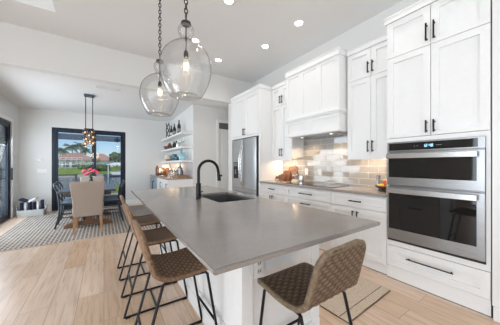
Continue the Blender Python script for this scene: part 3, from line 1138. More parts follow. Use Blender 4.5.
def make_stool(label, mw, mr, group):
    t = thing('bar_stool', label, 'stool', (0, 0, 0), 0, group)
    SZ = .60
    seat = [tuple(p)[:2] for p in catmull([(.205, SZ - .018, 0), (.185, SZ - .002, 0), (.13, SZ + .002, 0), (.04, SZ - .008, 0), (-.06, SZ - .008, 0), (-.122, SZ + .004, 0)], 10)]
    back = [tuple(p)[:2] for p in catmull([(-.124, SZ + .006, 0), (-.160, SZ + .032, 0), (-.177, SZ + .075, 0), (-.197, SZ + .15, 0), (-.217, SZ + .225, 0), (-.238, SZ + .292, 0)], 10)]
    ps, pb = resample(seat, .0045), resample(back, .0045)
    ob = obj('seat', shell_grid(ps, lambda f: rnd_w(f, .19, .055, 0, .34), 96, .012, 14, .021, .0065), mw, t, 'all')
    ob = obj('backrest', shell_grid(pb, lambda f: rnd_w(f, .19 - .022 * f, 0, .08, .335), 96, .012, 14, .021, .0065), mw, t, 'all')
    # wrapped rim all the way round
    rim = []
    for i, p in enumerate(ps + pb):
        pass
    def edge(pl, fw, sgn):
        n = len(pl)
        return [(p[0], sgn * fw(i / (n - 1)), p[1] - .004) for i, p in enumerate(pl)]
    fs = lambda f: rnd_w(f, .19, .055, 0, .34)
    fb = lambda f: rnd_w(f, .19 - .022 * f, 0, .08, .335)
    loop = edge(ps, fs, 1)[::4] + edge(pb, fb, 1)[::4] + edge(pb, fb, -1)[::-1][::4] + edge(ps, fs, -1)[::-1][::4]
    clean = [Vector(loop[0])]
    for p in loop[1:]:
        if (Vector(p) - clean[-1]).length > .008:
            clean.append(Vector(p))
    obj('rim', B().tube(clean, .0145, 10, closed=True), mr, t, 'all')
    for s_ in (-1, 1):
        y = s_ * .168
        loop = catmull([(-.09, y, SZ - .035), (-.13, y, SZ - .06)], 1)
        pts_ = [(-.10, y, SZ - .034), (-.118, y, SZ - .04), (-.262, y, .03), (-.268, y, .012), (-.255, y, .009), (.235, y, .009), (.25, y, .012), (.246, y, .03), (.155, y, SZ - .05), (.14, y, SZ - .034), (.12, y, SZ - .034)]
        obj('side_frame', B().tube(pts_, .0088, 8), m_black, t, True)
        for x_ in (-.24, .225):
            obj('foot_pad', B().box(x_ - .018, x_ + .018, y - .011, y + .011, 0, .004), m_black, t)
    obj('seat_frame', B().tube([(-.10, -.168, SZ - .034), (-.10, .168, SZ - .034)], .008, 8).tube([(.12, -.168, SZ - .034), (.12, .168, SZ - .034)], .008, 8)
        .tube([(-.1, -.168, SZ - .034), (.12, -.168, SZ - .034)], .008, 8).tube([(-.1, .168, SZ - .034), (.12, .168, SZ - .034)], .008, 8), m_black, t, True)
    zf = .22
    xr = -.118 - .144 * (SZ - .04 - zf) / (SZ - .07)
    xf = .155 + .091 * (SZ - .05 - zf) / (SZ - .08)
    for x_ in (xr, xf):
        obj('footrest', B().tube([(x_, -.168, zf), (x_, .168, zf)], .0085, 8), m_black, t, True)
    obj('floor_bar', B().tube([(-.02, -.168, .0095), (-.02, .168, .0095)], .008, 8), m_black, t, True)
    return t


G_st = 'wicker bar stools along the island side'
st1 = make_stool('brown wicker bar stool on the long island side, nearest the viewer', m_wick, m_rim, G_st)
st2 = copy_tree(st1)
st3 = copy_tree(st1)
place(st1, (.405, 1.51, 0))
place(st2, (.405, 2.22, 0), 0, 'brown wicker bar stool in the middle of the three on the long island side')
place(st3, (.405, 2.92, 0), 0, 'brown wicker bar stool on the long island side, nearest the dining area')
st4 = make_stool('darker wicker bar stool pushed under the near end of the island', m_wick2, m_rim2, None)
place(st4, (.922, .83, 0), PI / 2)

# ------------------------------------------------------------------ kitchen mat
mt = thing('kitchen_mat', 'tan woven jute mat on the floor between island and oven', 'mat', (1.945, 1.975, 0), math.radians(2.5))
obj('pile', B().box(-.375, .375, -.945, .945, .003, .014, .004), m_mat, None).parent = mt
obj('binding', B().box(-.378, .378, -.952, -.9455, 0, .011, .002).box(-.378, .378, .9455, .952, 0, .011, .002).box(-.3785, -.3752, -.945, .945, 0, .009).box(.3752, .3785, -.945, .945, 0, .009), m_matedge, None).parent = mt  # dark edge strips: the mat's fringe plus its edge shadow put into the colour
for y_ in (-.868, .868):
    obj('stripe', B().box(-.375, .375, y_ - .003, y_ + .003, .0141, .0155), m_matedge, None).parent = mt

# ------------------------------------------------------------------ pendants over the island
def make_pendant(label):
    t = thing('pendant_light', label, 'pendant light', (0, 0, 1.87), 0, 'seeded glass pendants over the island')
    prof = [(.0, .012), (.06, .008), (.125, .0), (.140, .006), (.165, .045), (.195, .11), (.215, .17), (.224, .23), (.221, .29), (.208, .34), (.18, .395), (.13, .445), (.08, .475), (.052, .497), (.047, .515), (.055, .54), (.068, .575), (.066, .605), (.05, .632), (.034, .645)]
    pv = [Vector((r, z, 0)) for r, z in prof]
    pf = [(max(p.x, 0), p.y + 1.87) for p in catmull(pv, 3)]
    g = obj('glass_shade', B().lathe(pf, (0, 0, 0), 40), m_pglass, t, 'all')
    md = g.modifiers.new('thickness', 'SOLIDIFY')
    md.thickness = .003
    md.offset = 0
    obj('cap', B().lathe([(0, 2.545), (.02, 2.545), (.042, 2.53), (.045, 2.515), (.04, 2.508), (0, 2.508)], (0, 0, 0), 20), m_chainm, t, True)
    obj('hook', B().tube([(.0, .012 * math.cos(a), 2.557 + .014 * math.sin(a)) for a in [2 * PI * k / 12 for k in range(12)]], .004, 8, closed=True), m_chainm, t, True)
    obj('stem', B().tube([(0, 0, 2.507), (0, 0, 2.27)], .006, 8), m_chainm, t, True)
    obj('socket', B().lathe([(0, 2.275), (.014, 2.275), (.02, 2.26), (.021, 2.215), (0, 2.215)], (0, 0, 0), 16), m_chainm, t, True)
    bl = obj('bulb', B().lathe([(.012, 2.214), (.014, 2.20), (.026, 2.17), (.030, 2.145), (.026, 2.12), (.012, 2.104), (0, 2.10)], (0, 0, 0), 16), m_clear, t, 'all')
    obj('filament', B().ball((0, 0, 2.15), .011, 2, (1, 1, 2.0)), m_bulb, bl, 'all', 'glowing amber filament')
    b_ = B()
    z = 2.592
    i = 0
    while z < 3.36:
        pts_ = []
        for k in range(14):
            a = 2 * PI * k / 14
            u_ = .014 * math.cos(a)
            w_ = .026 * math.sin(a)
            pts_.append((u_, 0, z + w_) if i % 2 else (0, u_, z + w_))
        b_.tube(pts_, .005, 6, closed=True)
        z += .041
        i += 1
    obj('chain', b_, m_chainm, t, True)
    obj('ceiling_canopy', B().lathe([(0, 3.365), (.012, 3.365), (.02, 3.385), (.06, 3.40), (.065, 3.419), (0, 3.419)], (0, 0, 0), 24), m_chainm, t, True)
    return t


# built with the thing's origin at (0, 0, 1.87): shift parts into place
pd1 = make_pendant('larger looking clear glass pendant hanging nearest the viewer above the island')
pd2 = copy_tree(pd1)
place(pd1, (.612, 1.955, 1.87))
place(pd2, (.57, 2.85, 1.87), 0, 'clear glass pendant hanging over the far half of the island by the dining area')
for o_ in (pd1, pd2):
    light('pendant_glow', 'POINT', (o_.location.x, o_.location.y, 2.155), 1.2, (1, .75, .45), size=.03)

# ------------------------------------------------------------------ recessed lights and vent
cans = [(2.48, 2.38, 'in the ceiling above the right wall cabinets'), (2.46, 3.19, 'in the ceiling in front of the range hood'), (1.97, 4.15, 'in the ceiling in front of the refrigerator'), (1.37, 2.56, 'in the ceiling at the top edge above the island'), (1.33, 3.72, 'in the ceiling just right of the nearer pendant'), (1.37, 1.3, 'in the ceiling above the near end of the island'), (2.48, 1.1, 'in the ceiling in front of the oven tower')]
proto = None
for (x_, y_, lb) in cans:
    if proto is None:
        proto = thing('recessed_light', 'round recessed light ' + lb, 'ceiling light', (0, 0, CZ), 0, 'recessed lights in the kitchen ceiling')
        obj('trim_ring', B().lathe([(.058, -.001), (.085, -.001), (.082, -.007), (.062, -.009), (.056, -.004)], (0, 0, CZ), 28), m_plastic, proto, True)
        obj('lens', B().lathe([(0, -.002), (.0555, -.002), (.0555, -.005), (0, -.005)], (0, 0, CZ), 24), m_can, proto)
        o_ = proto
    else:
        o_ = copy_tree(proto)
    place(o_, (x_, y_, CZ), 0, 'round recessed light ' + lb)
    light('downlight', 'SPOT', (x_, y_, CZ - .02), 12, (1, .97, .94), (0, 0, 0), .05, spot=2.5)

vt = thing('linear_vent', 'slim white linear air vent in the dining ceiling', 'vent', (.08, 5.3, 2.78), math.radians(0))
def dzc(y_):
    return DZ - .09 * (y_ - KY - .15) / (FY + .16 - KY - .15)
zc = dzc(5.25)
obj('frame', B().box(-.13, .25, 5.18, 5.19, zc - .014, zc - .002).box(-.13, .25, 5.31, 5.32, zc - .014, zc - .005).box(-.15, -.13, 5.18, 5.32, zc - .014, zc - .005).box(.25, .27, 5.18, 5.32, zc - .014, zc - .005), m_plastic, vt)
b = B()
for k in range(4):
    b.box(-.129, .249, 5.2 + k * .028, 5.21 + k * .028, zc - .012, zc - .005)
obj('slats', b, m_plastic, vt)

# ------------------------------------------------------------------ dining furniture
rg = obj('dining_rug', B().box(-1.5, 1.05, 4.6, 7.45, .0005, .012, .004), m_rug)
tag(rg, 'beige rug with rows of dark dashes under the dining table', 'rug')

RZ = .0125
TCX = -.25
tb = thing('dining_table', 'dark topped trestle dining table on the dashed rug', 'table', (TCX, 5.95, RZ))
tx_0, tx_1, ty_a, ty_b = -.70, .20, 5.15, 6.75
obj('tabletop', B().box(tx_0, tx_1, ty_a, ty_b, .725, .765, .004), m_tabletop, tb)
obj('apron', B().box(tx_0 + .08, tx_1 - .08, ty_a + .1, ty_a + .125, .65, .7245).box(tx_0 + .08, tx_1 - .08, ty_b - .125, ty_b - .1, .65, .7245)
    .box(tx_0 + .08, tx_0 + .105, ty_a + .125, ty_b - .125, .65, .7245).box(tx_1 - .105, tx_1 - .08, ty_a + .125, ty_b - .125, .65, .7245), m_tabletop, tb)
for yq in (5.54, 6.46):
    b = B()
    prf = [(-.40, RZ), (-.40, RZ + .05), (-.33, RZ + .09), (-.12, RZ + .12), (.12, RZ + .12), (.33, RZ + .09), (.40, RZ + .05), (.40, RZ), (.28, RZ), (.24, RZ + .03), (-.24, RZ + .03), (-.28, RZ)]
    b.prism([(TCX + x, yq - .035, z) for x, z in prf], (0, .07, 0))
    b.box(TCX - .055, TCX + .055, yq - .032, yq + .032, RZ + .115, .66)
    prf = [(-.30, .724), (-.30, .70), (-.2, .65), (.2, .65), (.30, .70), (.30, .724)]
    b.prism([(TCX + x, yq - .034, z) for x, z in prf], (0, .068, 0))
    obj('trestle', b, m_trestle, tb)
obj('stretcher', B().box(TCX - .035, TCX + .035, 5.573, 6.427, .28, .36), m_trestle, tb)


def make_host(label):
    """upholstered end chair, faces +y, origin on the floor under the seat"""
    t = thing('upholstered_chair', label, 'chair', (0, 0, 0), 0, 'linen end chairs at the dining table')
    b_ = B()
    # back: grid with flare
    n, mrows = 12, 14
    fr_, bk = [], []
    for j in range(mrows + 1):
        f = j / mrows
        z = .30 + .63 * f
        hw = .222 + .042 * max(0, (f - .25) / .75) ** 1.3
        yb = -.27 - .10 * f ** 1.4
        rf, rb = [], []
        for i in range(n + 1):
            s_ = i / n * 2 - 1
            cr = .02 * (1 - s_ * s_)
            zz = z + (.012 * (1 - s_ * s_) if j == mrows else 0)
            rf.append(b_.m.verts.new((s_ * hw, yb + .085 - .02 * (s_ * s_ < .99) * cr, zz)))
            rb.append(b_.m.verts.new((s_ * hw, yb - cr, zz)))
        fr_.append(rf)
        bk.append(rb)
    for j in range(mrows):
        for i in range(n):
            b_.m.faces.new((fr_[j][i], fr_[j][i + 1], fr_[j + 1][i + 1], fr_[j + 1][i]))
            b_.m.faces.new((bk[j][i + 1], bk[j][i], bk[j + 1][i], bk[j + 1][i + 1]))
        b_.m.faces.new((fr_[j][0], fr_[j + 1][0], bk[j + 1][0], bk[j][0]))
        b_.m.faces.new((fr_[j + 1][n], fr_[j][n], bk[j][n], bk[j + 1][n]))
    for i in range(n):
        b_.m.faces.new((fr_[mrows][i], fr_[mrows][i + 1], bk[mrows][i + 1], bk[mrows][i]))
        b_.m.faces.new((fr_[0][i + 1], fr_[0][i], bk[0][i], bk[0][i + 1]))
    o_ = obj('backrest', b_, m_fabric, t, 'all')
    md = o_.modifiers.new('soft', 'BEVEL')
    md.width = .018
    md.segments = 3
    md.limit_method = 'ANGLE'
    md.angle_limit = 1.0
    obj('seat', B().box(-.235, .235, -.205, .24, .33, .49, .025), m_fabric, t, True)
    for sx in (-1, 1):
        for sy in (-1, 1):
            x_, y_ = sx * .19, (.20 if sy > 0 else -.215)
            dy = .0 if sy > 0 else -.08
            b2 = B()
            w0, w1 = .026, .016
            top = [(x_ - w0, y_ - w0, .329), (x_ + w0, y_ - w0, .329), (x_ + w0, y_ + w0, .329), (x_ - w0, y_ + w0, .329)]
            if sy < 0:
                top = [(p[0], p[1] - .02, .298) for p in top]
            bot = [(x_ + sx * .012 - w1, y_ + dy - w1, 0), (x_ + sx * .012 + w1, y_ + dy - w1, 0), (x_ + sx * .012 + w1, y_ + dy + w1, 0), (x_ + sx * .012 - w1, y_ + dy + w1, 0)]
            vt_ = [b2.m.verts.new(p) for p in top]
            vb_ = [b2.m.verts.new(p) for p in bot]
            b2.m.faces.new(vt_)
            b2.m.faces.new(vb_[::-1])
            for k in range(4):
                b2.m.faces.new((vt_[k], vb_[k], vb_[(k + 1) % 4], vt_[(k + 1) % 4]))
            obj('leg', b2, m_oakleg, t)
    return t


hc = make_host('beige upholstered chair at the near end of the dining table, seen from behind')
hc2 = copy_tree(hc)
place(hc, (TCX + .01, 5.24, RZ))
place(hc2, (TCX, 6.76, RZ), PI, 'beige upholstered chair at the far end of the table by the glass door')


def make_xchair(label, group):
    """cross back chair facing +x"""
    t = thing('dining_chair', label, 'chair', (0, 0, 0), 0, group)
    obj('seat', B().box(-.20, .21, -.21, .21, .44, .465, .012), m_navywood, t)
    obj('cushion', B().box(-.17, .19, -.185, .185, .4655, .495, .012), m_cushion, t, True, 'slate blue seat cushion')
    for s_ in (-1, 1):
        obj('leg', B().tube([(.17, s_ * .175, .44), (.19, s_ * .185, 0)], [.018, .013], 10), m_navywood, t, True)
        obj('leg', B().tube(catmull([(-.26, s_ * .20, 0), (-.205, s_ * .195, .25), (-.195, s_ * .19, .46), (-.22, s_ * .20, .70), (-.262, s_ * .205, .81)], 5), .0165, 10), m_navywood, t, True)
    obj('top_rail', B().tube(catmull([(-.26, -.205, .805), (-.278, -.14, .845), (-.29, 0, .86), (-.278, .14, .845), (-.26, .205, .805)], 5), .019, 10), m_navywood, t, True)
    obj('cross_slat', B().tube(catmull([(-.20, -.185, .50), (-.235, 0, .68), (-.268, .17, .825)], 6), .011, 8), m_navywood, t, True)
    obj('cross_slat', B().tube(catmull([(-.20, .185, .50), (-.245, 0, .68), (-.268, -.17, .825)], 6), .011, 8), m_navywood, t, True)
    obj('stretcher', B().tube([(.18, -.168, .22), (.18, .168, .22)], .009, 8).tube([(-.208, -.19, .2), (.18, -.168, .2)], .009, 8).tube([(-.208, .19, .2), (.18, .168, .2)], .009, 8), m_navywood, t, True)
    return t


GX = 'dark cross back chairs at the sides of the dining table'
xc = make_xchair('dark cross back chair on the left of the dining table, nearer the viewer', GX)
xs = [xc, copy_tree(xc), copy_tree(xc), copy_tree(xc)]
place(xs[0], (-.53, 5.785, RZ), .02)
place(xs[1], (-.55, 6.215, RZ), -.02, 'dark cross back chair on the left of the dining table, next to the glass door')
place(xs[2], (.09, 5.785, RZ), PI + .02, 'dark cross back chair on the right of the dining table, nearer the viewer')
place(xs[3], (.11, 6.215, RZ), PI - .02, 'dark cross back chair on the right of the dining table, next to the glass door')

# vase of flowers
vz = thing('flower_vase', 'dark vase of pink flowers on the dining table', 'vase', (TCX, 6.08, .765))
obj('vase', B().lathe([(0, 0), (.045, 0), (.055, .05), (.05, .13), (.032, .19), (.036, .22), (.030, .22), (.026, .19), (0, .185)], (TCX, 6.08, .7655), 20), m_vase, vz, True)
rng = random.Random(3)
sb, lb_ = B(), B()
for k in range(11):
    a = rng.uniform(0, 2 * PI)
    r_ = rng.uniform(.03, .15)
    zt_ = 1.10 + rng.uniform(-.05, .06) - r_ * .25
    tip = (TCX + r_ * math.cos(a), 6.08 + r_ * math.sin(a), zt_)
    sb.tube(catmull([(TCX, 6.08, .97), (TCX + r_ * .4 * math.cos(a), 6.08 + r_ * .4 * math.sin(a), 1.03), tip], 3), .003, 6)
    bb = B()
    for q in range(6):
        aa = 2 * PI * q / 6
        bb.ball((tip[0] + .022 * math.cos(aa), tip[1] + .022 * math.sin(aa), tip[2] + .004), .024, 1, (1, 1, .7))
    bb.ball((tip[0], tip[1], tip[2] + .014), .024, 1)
    obj('blossom', bb, m_pinkf, vz, 'all')
    lb_.prism([(tip[0] * .6 + TCX * .4, tip[1] * .6 + 6.08 * .4, zt_ - .07), (tip[0] * .6 + TCX * .4 + .03, tip[1] * .6 + 6.08 * .4 + .012, zt_ - .05), (tip[0] * .6 + TCX * .4 + .07, tip[1] * .6 + 6.08 * .4, zt_ - .045), (tip[0] * .6 + TCX * .4 + .03, tip[1] * .6 + 6.08 * .4 - .012, zt_ - .05)], (0, 0, .003))
obj('stems', sb, m_leaf, vz, True)
obj('leaves', lb_, m_leaf, vz)

# chandelier
chx, chy = -.27, 5.95
zc = dzc(chy)
ch = thing('chandelier', 'dark two rod chandelier with a cluster of glowing glass globes over the table', 'chandelier', (chx, chy, 1.6))
obj('ceiling_plate', B().box(chx - .09, chx + .09, chy - .09, chy + .09, zc - .03, zc - .004, .004), M('blued steel', (.10, .16, .22), .25, .8), ch)
for dx in (-.062, .062):
    obj('rod', B().tube([(chx + dx, chy, zc - .03), (chx + dx, chy, 2.04)], .0075, 8), m_black, ch, True)
obj('crossbar', B().box(chx - .085, chx + .085, chy - .012, chy + .012, 2.02, 2.042), m_black, ch)
rng = random.Random(11)
for (dx, dy, z_) in ((-.07, 0, 1.95), (.05, .03, 1.97), (.0, -.06, 1.88), (-.06, .05, 1.81), (.07, -.02, 1.85), (.01, .05, 1.76), (.065, .03, 1.72), (-.07, -.04, 1.70)):
    g = obj('globe', B().lathe([(0, .055), (.018, .053), (.042, .035), (.05, 0), (.042, -.035), (.018, -.053), (0, -.055)], (chx + dx, chy + dy, z_), 16), m_smoke, ch, 'all')
    obj('bulb', B().ball((chx + dx, chy + dy, z_ + .005), .015, 2, (1, 1, 1.3)), m_bulb, g, 'all')
    obj('cord', B().tube([(chx + dx, chy + dy, z_ + .054), (chx + dx * .8, chy, 2.02)], .003, 6), m_black, ch, True)
light('chandelier_glow', 'POINT', (chx, chy, 1.58), 5, (1, .85, .65), size=.12)

# wall controls
t = thing('thermostat', 'small white thermostat on the wall left of the glass door', 'thermostat', (-1.41, FY, 1.39))
obj('body', B().box(-1.46, -1.36, FY - .02, FY - .0005, 1.34, 1.44, .006), m_plastic, t)
obj('screen', B().box(-1.44, -1.38, FY - .0215, FY - .0202, 1.385, 1.425), m_steel2, t)
t = thing('switch_plate', 'wide white switch plate below the thermostat', 'switch', (-1.37, FY, 1.08))
obj('plate', B().box(-1.46, -1.26, FY - .008, FY - .0005, 1.02, 1.14, .003), m_plastic, t)
for k in range(4):
    obj('rocker', B().box(-1.44 + k * .045, -1.412 + k * .045, FY - .013, FY - .0082, 1.045, 1.115, .002), m_trim, t)
for i, (y_, nm) in enumerate(((2.93, 'next to the range hood'), (2.62, 'behind the cooktop'))):
    t = thing('backsplash_outlet', 'white socket plate on the tiles %s' % nm, 'outlet', (WX - .013, y_, 1.12), 0, 'sockets on the backsplash')
    obj('plate', B().box(WX - .019, WX - .0125, y_ - .036, y_ + .036, 1.06, 1.175, .002), m_plastic, t)
    b = B()
    for z_ in (1.09, 1.135):
        for q in (-.01, .008):
            b.box(WX - .0198, WX - .0191, y_ + q, y_ + q + .003, z_, z_ + .012)
    obj('socket_slots', b, m_dark, t)

# basket of rolled towels in the corner
bk = thing('storage_basket', 'white woven basket on the floor in the dining corner', 'basket', (-1.46, 7.45, 0))
x0, x1, y0, y1 = -1.70, -1.235, 7.30, 7.62
b = B()
e = .018
fl = .012
def slab(b_, p):
    a = [b_.m.verts.new(q) for q in p]
    for f_ in ((0, 1, 2, 3), (7, 6, 5, 4), (0, 4, 5, 1), (1, 5, 6, 2), (2, 6, 7, 3), (3, 7, 4, 0)):
        b_.m.faces.new([a[k] for k in f_])
zt = .165
slab(b, [(x0, y0, .0), (x1, y0, .0), (x1, y0 + e, .0), (x0, y0 + e, .0), (x0 - fl, y0 - fl, zt), (x1 + fl, y0 - fl, zt), (x1 + fl, y0 - fl + e, zt), (x0 - fl, y0 - fl + e, zt)])
slab(b, [(x0, y1 - e, .0), (x1, y1 - e, .0), (x1, y1, .0), (x0, y1, .0), (x0 - fl, y1 + fl - e, zt), (x1 + fl, y1 + fl - e, zt), (x1 + fl, y1 + fl, zt), (x0 - fl, y1 + fl, zt)])
slab(b, [(x0, y0, .0), (x0 + e, y0, .0), (x0 + e, y1, .0), (x0, y1, .0), (x0 - fl, y0 - fl, zt), (x0 - fl + e, y0 - fl, zt), (x0 - fl + e, y1 + fl, zt), (x0 - fl, y1 + fl, zt)])
slab(b, [(x1 - e, y0, .0), (x1, y0, .0), (x1, y1, .0), (x1 - e, y1, .0), (x1 + fl - e, y0 - fl, zt), (x1 + fl, y0 - fl, zt), (x1 + fl, y1 + fl, zt), (x1 + fl - e, y1 + fl, zt)])
b.box(x0 + e, x1 - e, y0 + e, y1 - e, .0, .015)
obj('body', b, m_basket, bk)
for xx, sg in ((x0 - fl, -1), (x1 + fl, 1)):
    obj('handle', B().tube(catmull([(xx + sg * .005, 7.39, .14), (xx + sg * .02, 7.41, .22), (xx + sg * .02, 7.51, .22), (xx + sg * .005, 7.53, .14)], 4), .009, 8), m_basket, bk, True)
cols = [m_navy, m_white, m_navy, m_navy, m_white, m_navy]
names = ['navy', 'white', 'navy', 'navy', 'white', 'navy']
wh = ['at the left end of the basket', 'second from the left in the basket', 'just left of the basket middle', 'just right of the basket middle', 'second from the right in the basket', 'at the right end of the basket']
for k in range(6):
    xk = x0 + .05 + k * .073
    b = B()
    hgt = .35 + .02 * ((k * 7) % 3 - 1)
    # a roll standing upright: spiral of cloth
    n = 44
    pts = []
    for q in range(n):
        a = q / n * 2 * PI * 2.6
        r_ = .008 + .026 * q / n
        pts.append((xk + r_ * math.cos(a), 7.46 + r_ * math.sin(a) * 2.4))
    for q in range(n - 1):
        p, p2 = pts[q], pts[q + 1]
        b.quad((p[0], p[1], .016), (p2[0], p2[1], .016), (p2[0], p2[1], hgt), (p[0], p[1], hgt))
    bmesh.ops.remove_doubles(b.m, verts=b.m.verts, dist=1e-4)
    o_ = obj('rolled_towel', b, cols[k], None, 'all', recalc=False)
    md = o_.modifiers.new('cloth', 'SOLIDIFY')
    md.thickness = .008
    tag(o_, '%s rolled towel %s' % (names[k], wh[k]), 'towel', 'rolled towels in the basket')
for k, (xk, m_, nm) in enumerate(((-1.63, m_navy, 'navy and folded cushion lying across the left towels'), (-1.44, m_white, 'white folded cushion lying on the basket towels'))):
    b = B().box(-.075, .075, -.12, .12, 0, .05, .02, Matrix.Translation((xk, 7.46, .37 + .0 * k)) @ Matrix.Rotation(.45 - k * 1.0, 4, 'Y'))
    tag(obj('folded_cloth', b, m_, None, True), nm.replace('cushion', 'cloth').replace('navy and', 'navy'), 'cloth')

# ------------------------------------------------------------------ bar nook
bw = thing('bar_cabinet', 'white bar cabinet with drink cooler doors in the shelf nook', 'cabinet', (1.57, 6.65, 0))
nx0 = 1.275
obj('body', B().box(nx0 + .022, NX - .002, NY + .02, FY - .018, .0, .885), m_cab, bw)
dcf = [(NY + .03, 6.15, 'd'), (6.155, 6.75, 'd'), (6.76, FY - .03, 'c')]
for (a, c_, k_) in dcf:
    if k_ == 'd':
        d = obj('door', shaker(B(), nx0, a, c_, .1, .875), m_cab, bw)
        pull(d, nx0, a + .05, .72, .15)
    else:
        yq = (a + c_) / 2
        for (a2, c2) in ((a, yq - .002), (yq + .002, c_)):
            d = obj('cooler_door', B().box(nx0 + .0, nx0 + .02, a2, a2 + .05, .1, .875).box(nx0, nx0 + .02, c2 - .05, c2, .1, .875).box(nx0, nx0 + .02, a2 + .05, c2 - .05, .1, .16).box(nx0, nx0 + .02, a2 + .05, c2 - .05, .815, .875), m_steel, bw)
            obj('door_glass', B().box(nx0 + .006, nx0 + .012, a2 + .05, c2 - .05, .16, .815), M('cooler glass', (.25, .38, .48), .08), d)
            pull(d, nx0, c2 - .025 if a2 == a else a2 + .025, .55, .4)
tag(obj('bar_worktop', B().box(nx0 - .02, NX - .001, NY + .015, FY - .001, .886, .92, .003), m_quartz2), 'dark grey stone top on the bar cabinet', 'worktop')
struct('wall_nook_backsplash', B().box(NX - .008, NX - .0002, NY + .02, FY - .001, .921, 1.30), M('lavender grey tile', (.50, .49, .52), .25), None, 'grey tiled strip behind the bar counter', 'backsplash')
shx = 1.61
for z_, nm in ((2.03, 'top'), (1.67, 'middle'), (1.31, 'bottom')):
    o_ = obj('floating_shelf', B().box(shx, NX - .001, NY + .06, FY - .002, z_, z_ + .055, .003), m_cab)
    tag(o_, '%s thick white floating shelf in the bar nook' % nm, 'shelf', 'white floating shelves in the bar nook')
light('nook_glow', 'AREA', (1.74, 6.9, 1.30), 4, (1, .74, .48), (0, 0, 0), .05, 1.4)


def lathe_thing(name, label, cat, prof, x, y, z, mat, group=None, seg=18):
    o_ = obj(name, B().lathe(prof, (0, 0, 0), seg), mat, None, True)
    o_.location = (x, y, z)
    tag(o_, label, cat, group)
    return o_


BOT = [(0, 0), (.036, 0), (.038, .01), (.038, .19), (.03, .22), (.014, .25), (.013, .30), (.016, .302), (.016, .315), (0, .315)]
ts, ms, bs = 2.0855, 1.7255, 1.3655
# top shelf
wr = thing('wine_rack', 'tall black twisted wine rack at the far end of the top shelf', 'wine rack', (1.74, 7.45, ts))
b = B()
for q in range(3):
    pts = [(1.74 + .05 * math.cos(a * 1.0 + q * 2.1), 7.45 + .1 * math.sin(a + q * 2.1), ts + .008 + .50 * f) for f, a in [(k / 20, k / 20 * 5) for k in range(21)]]
    b.tube(pts, .014, 8)
obj('twisted_frame', b, m_black, wr, True)
obj('base', B().box(1.68, 1.80, 7.33, 7.57, ts, ts + .012), m_black, wr)
for y_, nm, sc in ((6.98, 'next to the black rack on the top shelf', 1.15), (6.62, 'in the middle of the top shelf', 1.15), (6.15, 'at the front end of the top shelf', 1.25)):
    t = thing('wine_bottle', 'dark wine bottle standing ' + nm, 'bottle', (1.73, y_, ts), 0, 'dark bottles on the top shelf')
    obj('glass', B().lathe([(r * sc, z * sc) for r, z in BOT], (1.73, y_, ts), 18), m_bottle, t, True)
    obj('label_band', B().lathe([(.0383 * sc, .06 * sc), (.0386 * sc, .06 * sc), (.0386 * sc, .13 * sc), (.0383 * sc, .13 * sc)], (1.73, y_, ts), 18), m_label if y_ > 6.7 else m_steel2, t, True)
# middle shelf
lathe_thing('clay_bowl', 'rust red bowl at the far end of the middle shelf', 'bowl', [(0, 0), (.06, 0), (.11, .06), (.13, .12), (.12, .12), (.1, .06), (0, .02)], 1.74, 7.5, ms, m_red)
lathe_thing('clay_jug', 'rust red jug beside the red bowl on the middle shelf', 'jug', [(0, 0), (.05, 0), (.08, .07), (.06, .14), (.03, .18), (.04, .2), (0, .2)], 1.72, 7.15, ms, m_red)
for y_, nm, m_ in ((6.62, 'far one of the dark bottles on the middle shelf', m_bottle), (6.38, 'nearer one of the dark bottles on the middle shelf', m_bottle)):
    lathe_thing('short_bottle', nm, 'bottle', [(0, 0), (.045, 0), (.047, .12), (.02, .17), (.018, .21), (0, .21)], 1.72, y_, ms, m_, 'dark bottles on the middle shelf')
lathe_thing('glass_jar', 'small pale glass jar between the bottles on the middle shelf', 'jar', [(0, 0), (.045, 0), (.05, .08), (.045, .13), (.04, .13), (.04, .01), (0, .01)], 1.7, 6.16, ms, m_silver)
for y_, nm in ((5.95, 'far'), (5.76, 'near')):
    lathe_thing('wine_glass', '%s stemmed glass at the front end of the middle shelf' % nm, 'glass', [(0, 0), (.04, .003), (.006, .008), (.006, .09), (.04, .13), (.045, .18), (.038, .21), (.036, .21), (.042, .18), (.037, .133), (0, .095)], 1.72, y_, ms, m_clear, 'stemmed glasses on the middle shelf')
# bottom shelf
lathe_thing('cream_pot', 'cream pot at the far end of the bottom shelf', 'pot', [(0, 0), (.08, 0), (.12, .08), (.11, .17), (.08, .2), (.07, .2), (.1, .16), (0, .05)], 1.74, 7.45, bs, m_cream)
lathe_thing('small_dark_dish', 'small dark dish in front of the cream pot on the bottom shelf', 'dish', [(0, 0), (.05, 0), (.08, .05), (.07, .05), (0, .015)], 1.68, 7.2, bs, m_red)
for y_, h_, nm in ((6.78, .15, 'far'), (6.52, .19, 'middle'), (6.28, .11, 'near')):
    lathe_thing('teal_cup', '%s dark teal cup on the bottom shelf' % nm, 'cup', [(0, 0), (.05, 0), (.07, h_ * .5), (.06, h_), (.052, h_), (.06, h_ * .5), (0, .02)], 1.71, y_, bs, m_teal, 'dark teal cups on the bottom shelf')
for y_, h_, nm in ((5.92, .27, 'taller aqua glass vase at the front of the bottom shelf'), (5.70, .2, 'shorter aqua glass vase at the front end of the bottom shelf')):
    lathe_thing('aqua_vase', nm, 'vase', [(0, 0), (.05, 0), (.065, h_ * .3), (.06, h_ * .65), (.03, h_ * .85), (.04, h_), (.034, h_), (.025, h_ * .85), (0, h_ * .5)], 1.72, y_, bs, m_aqua)
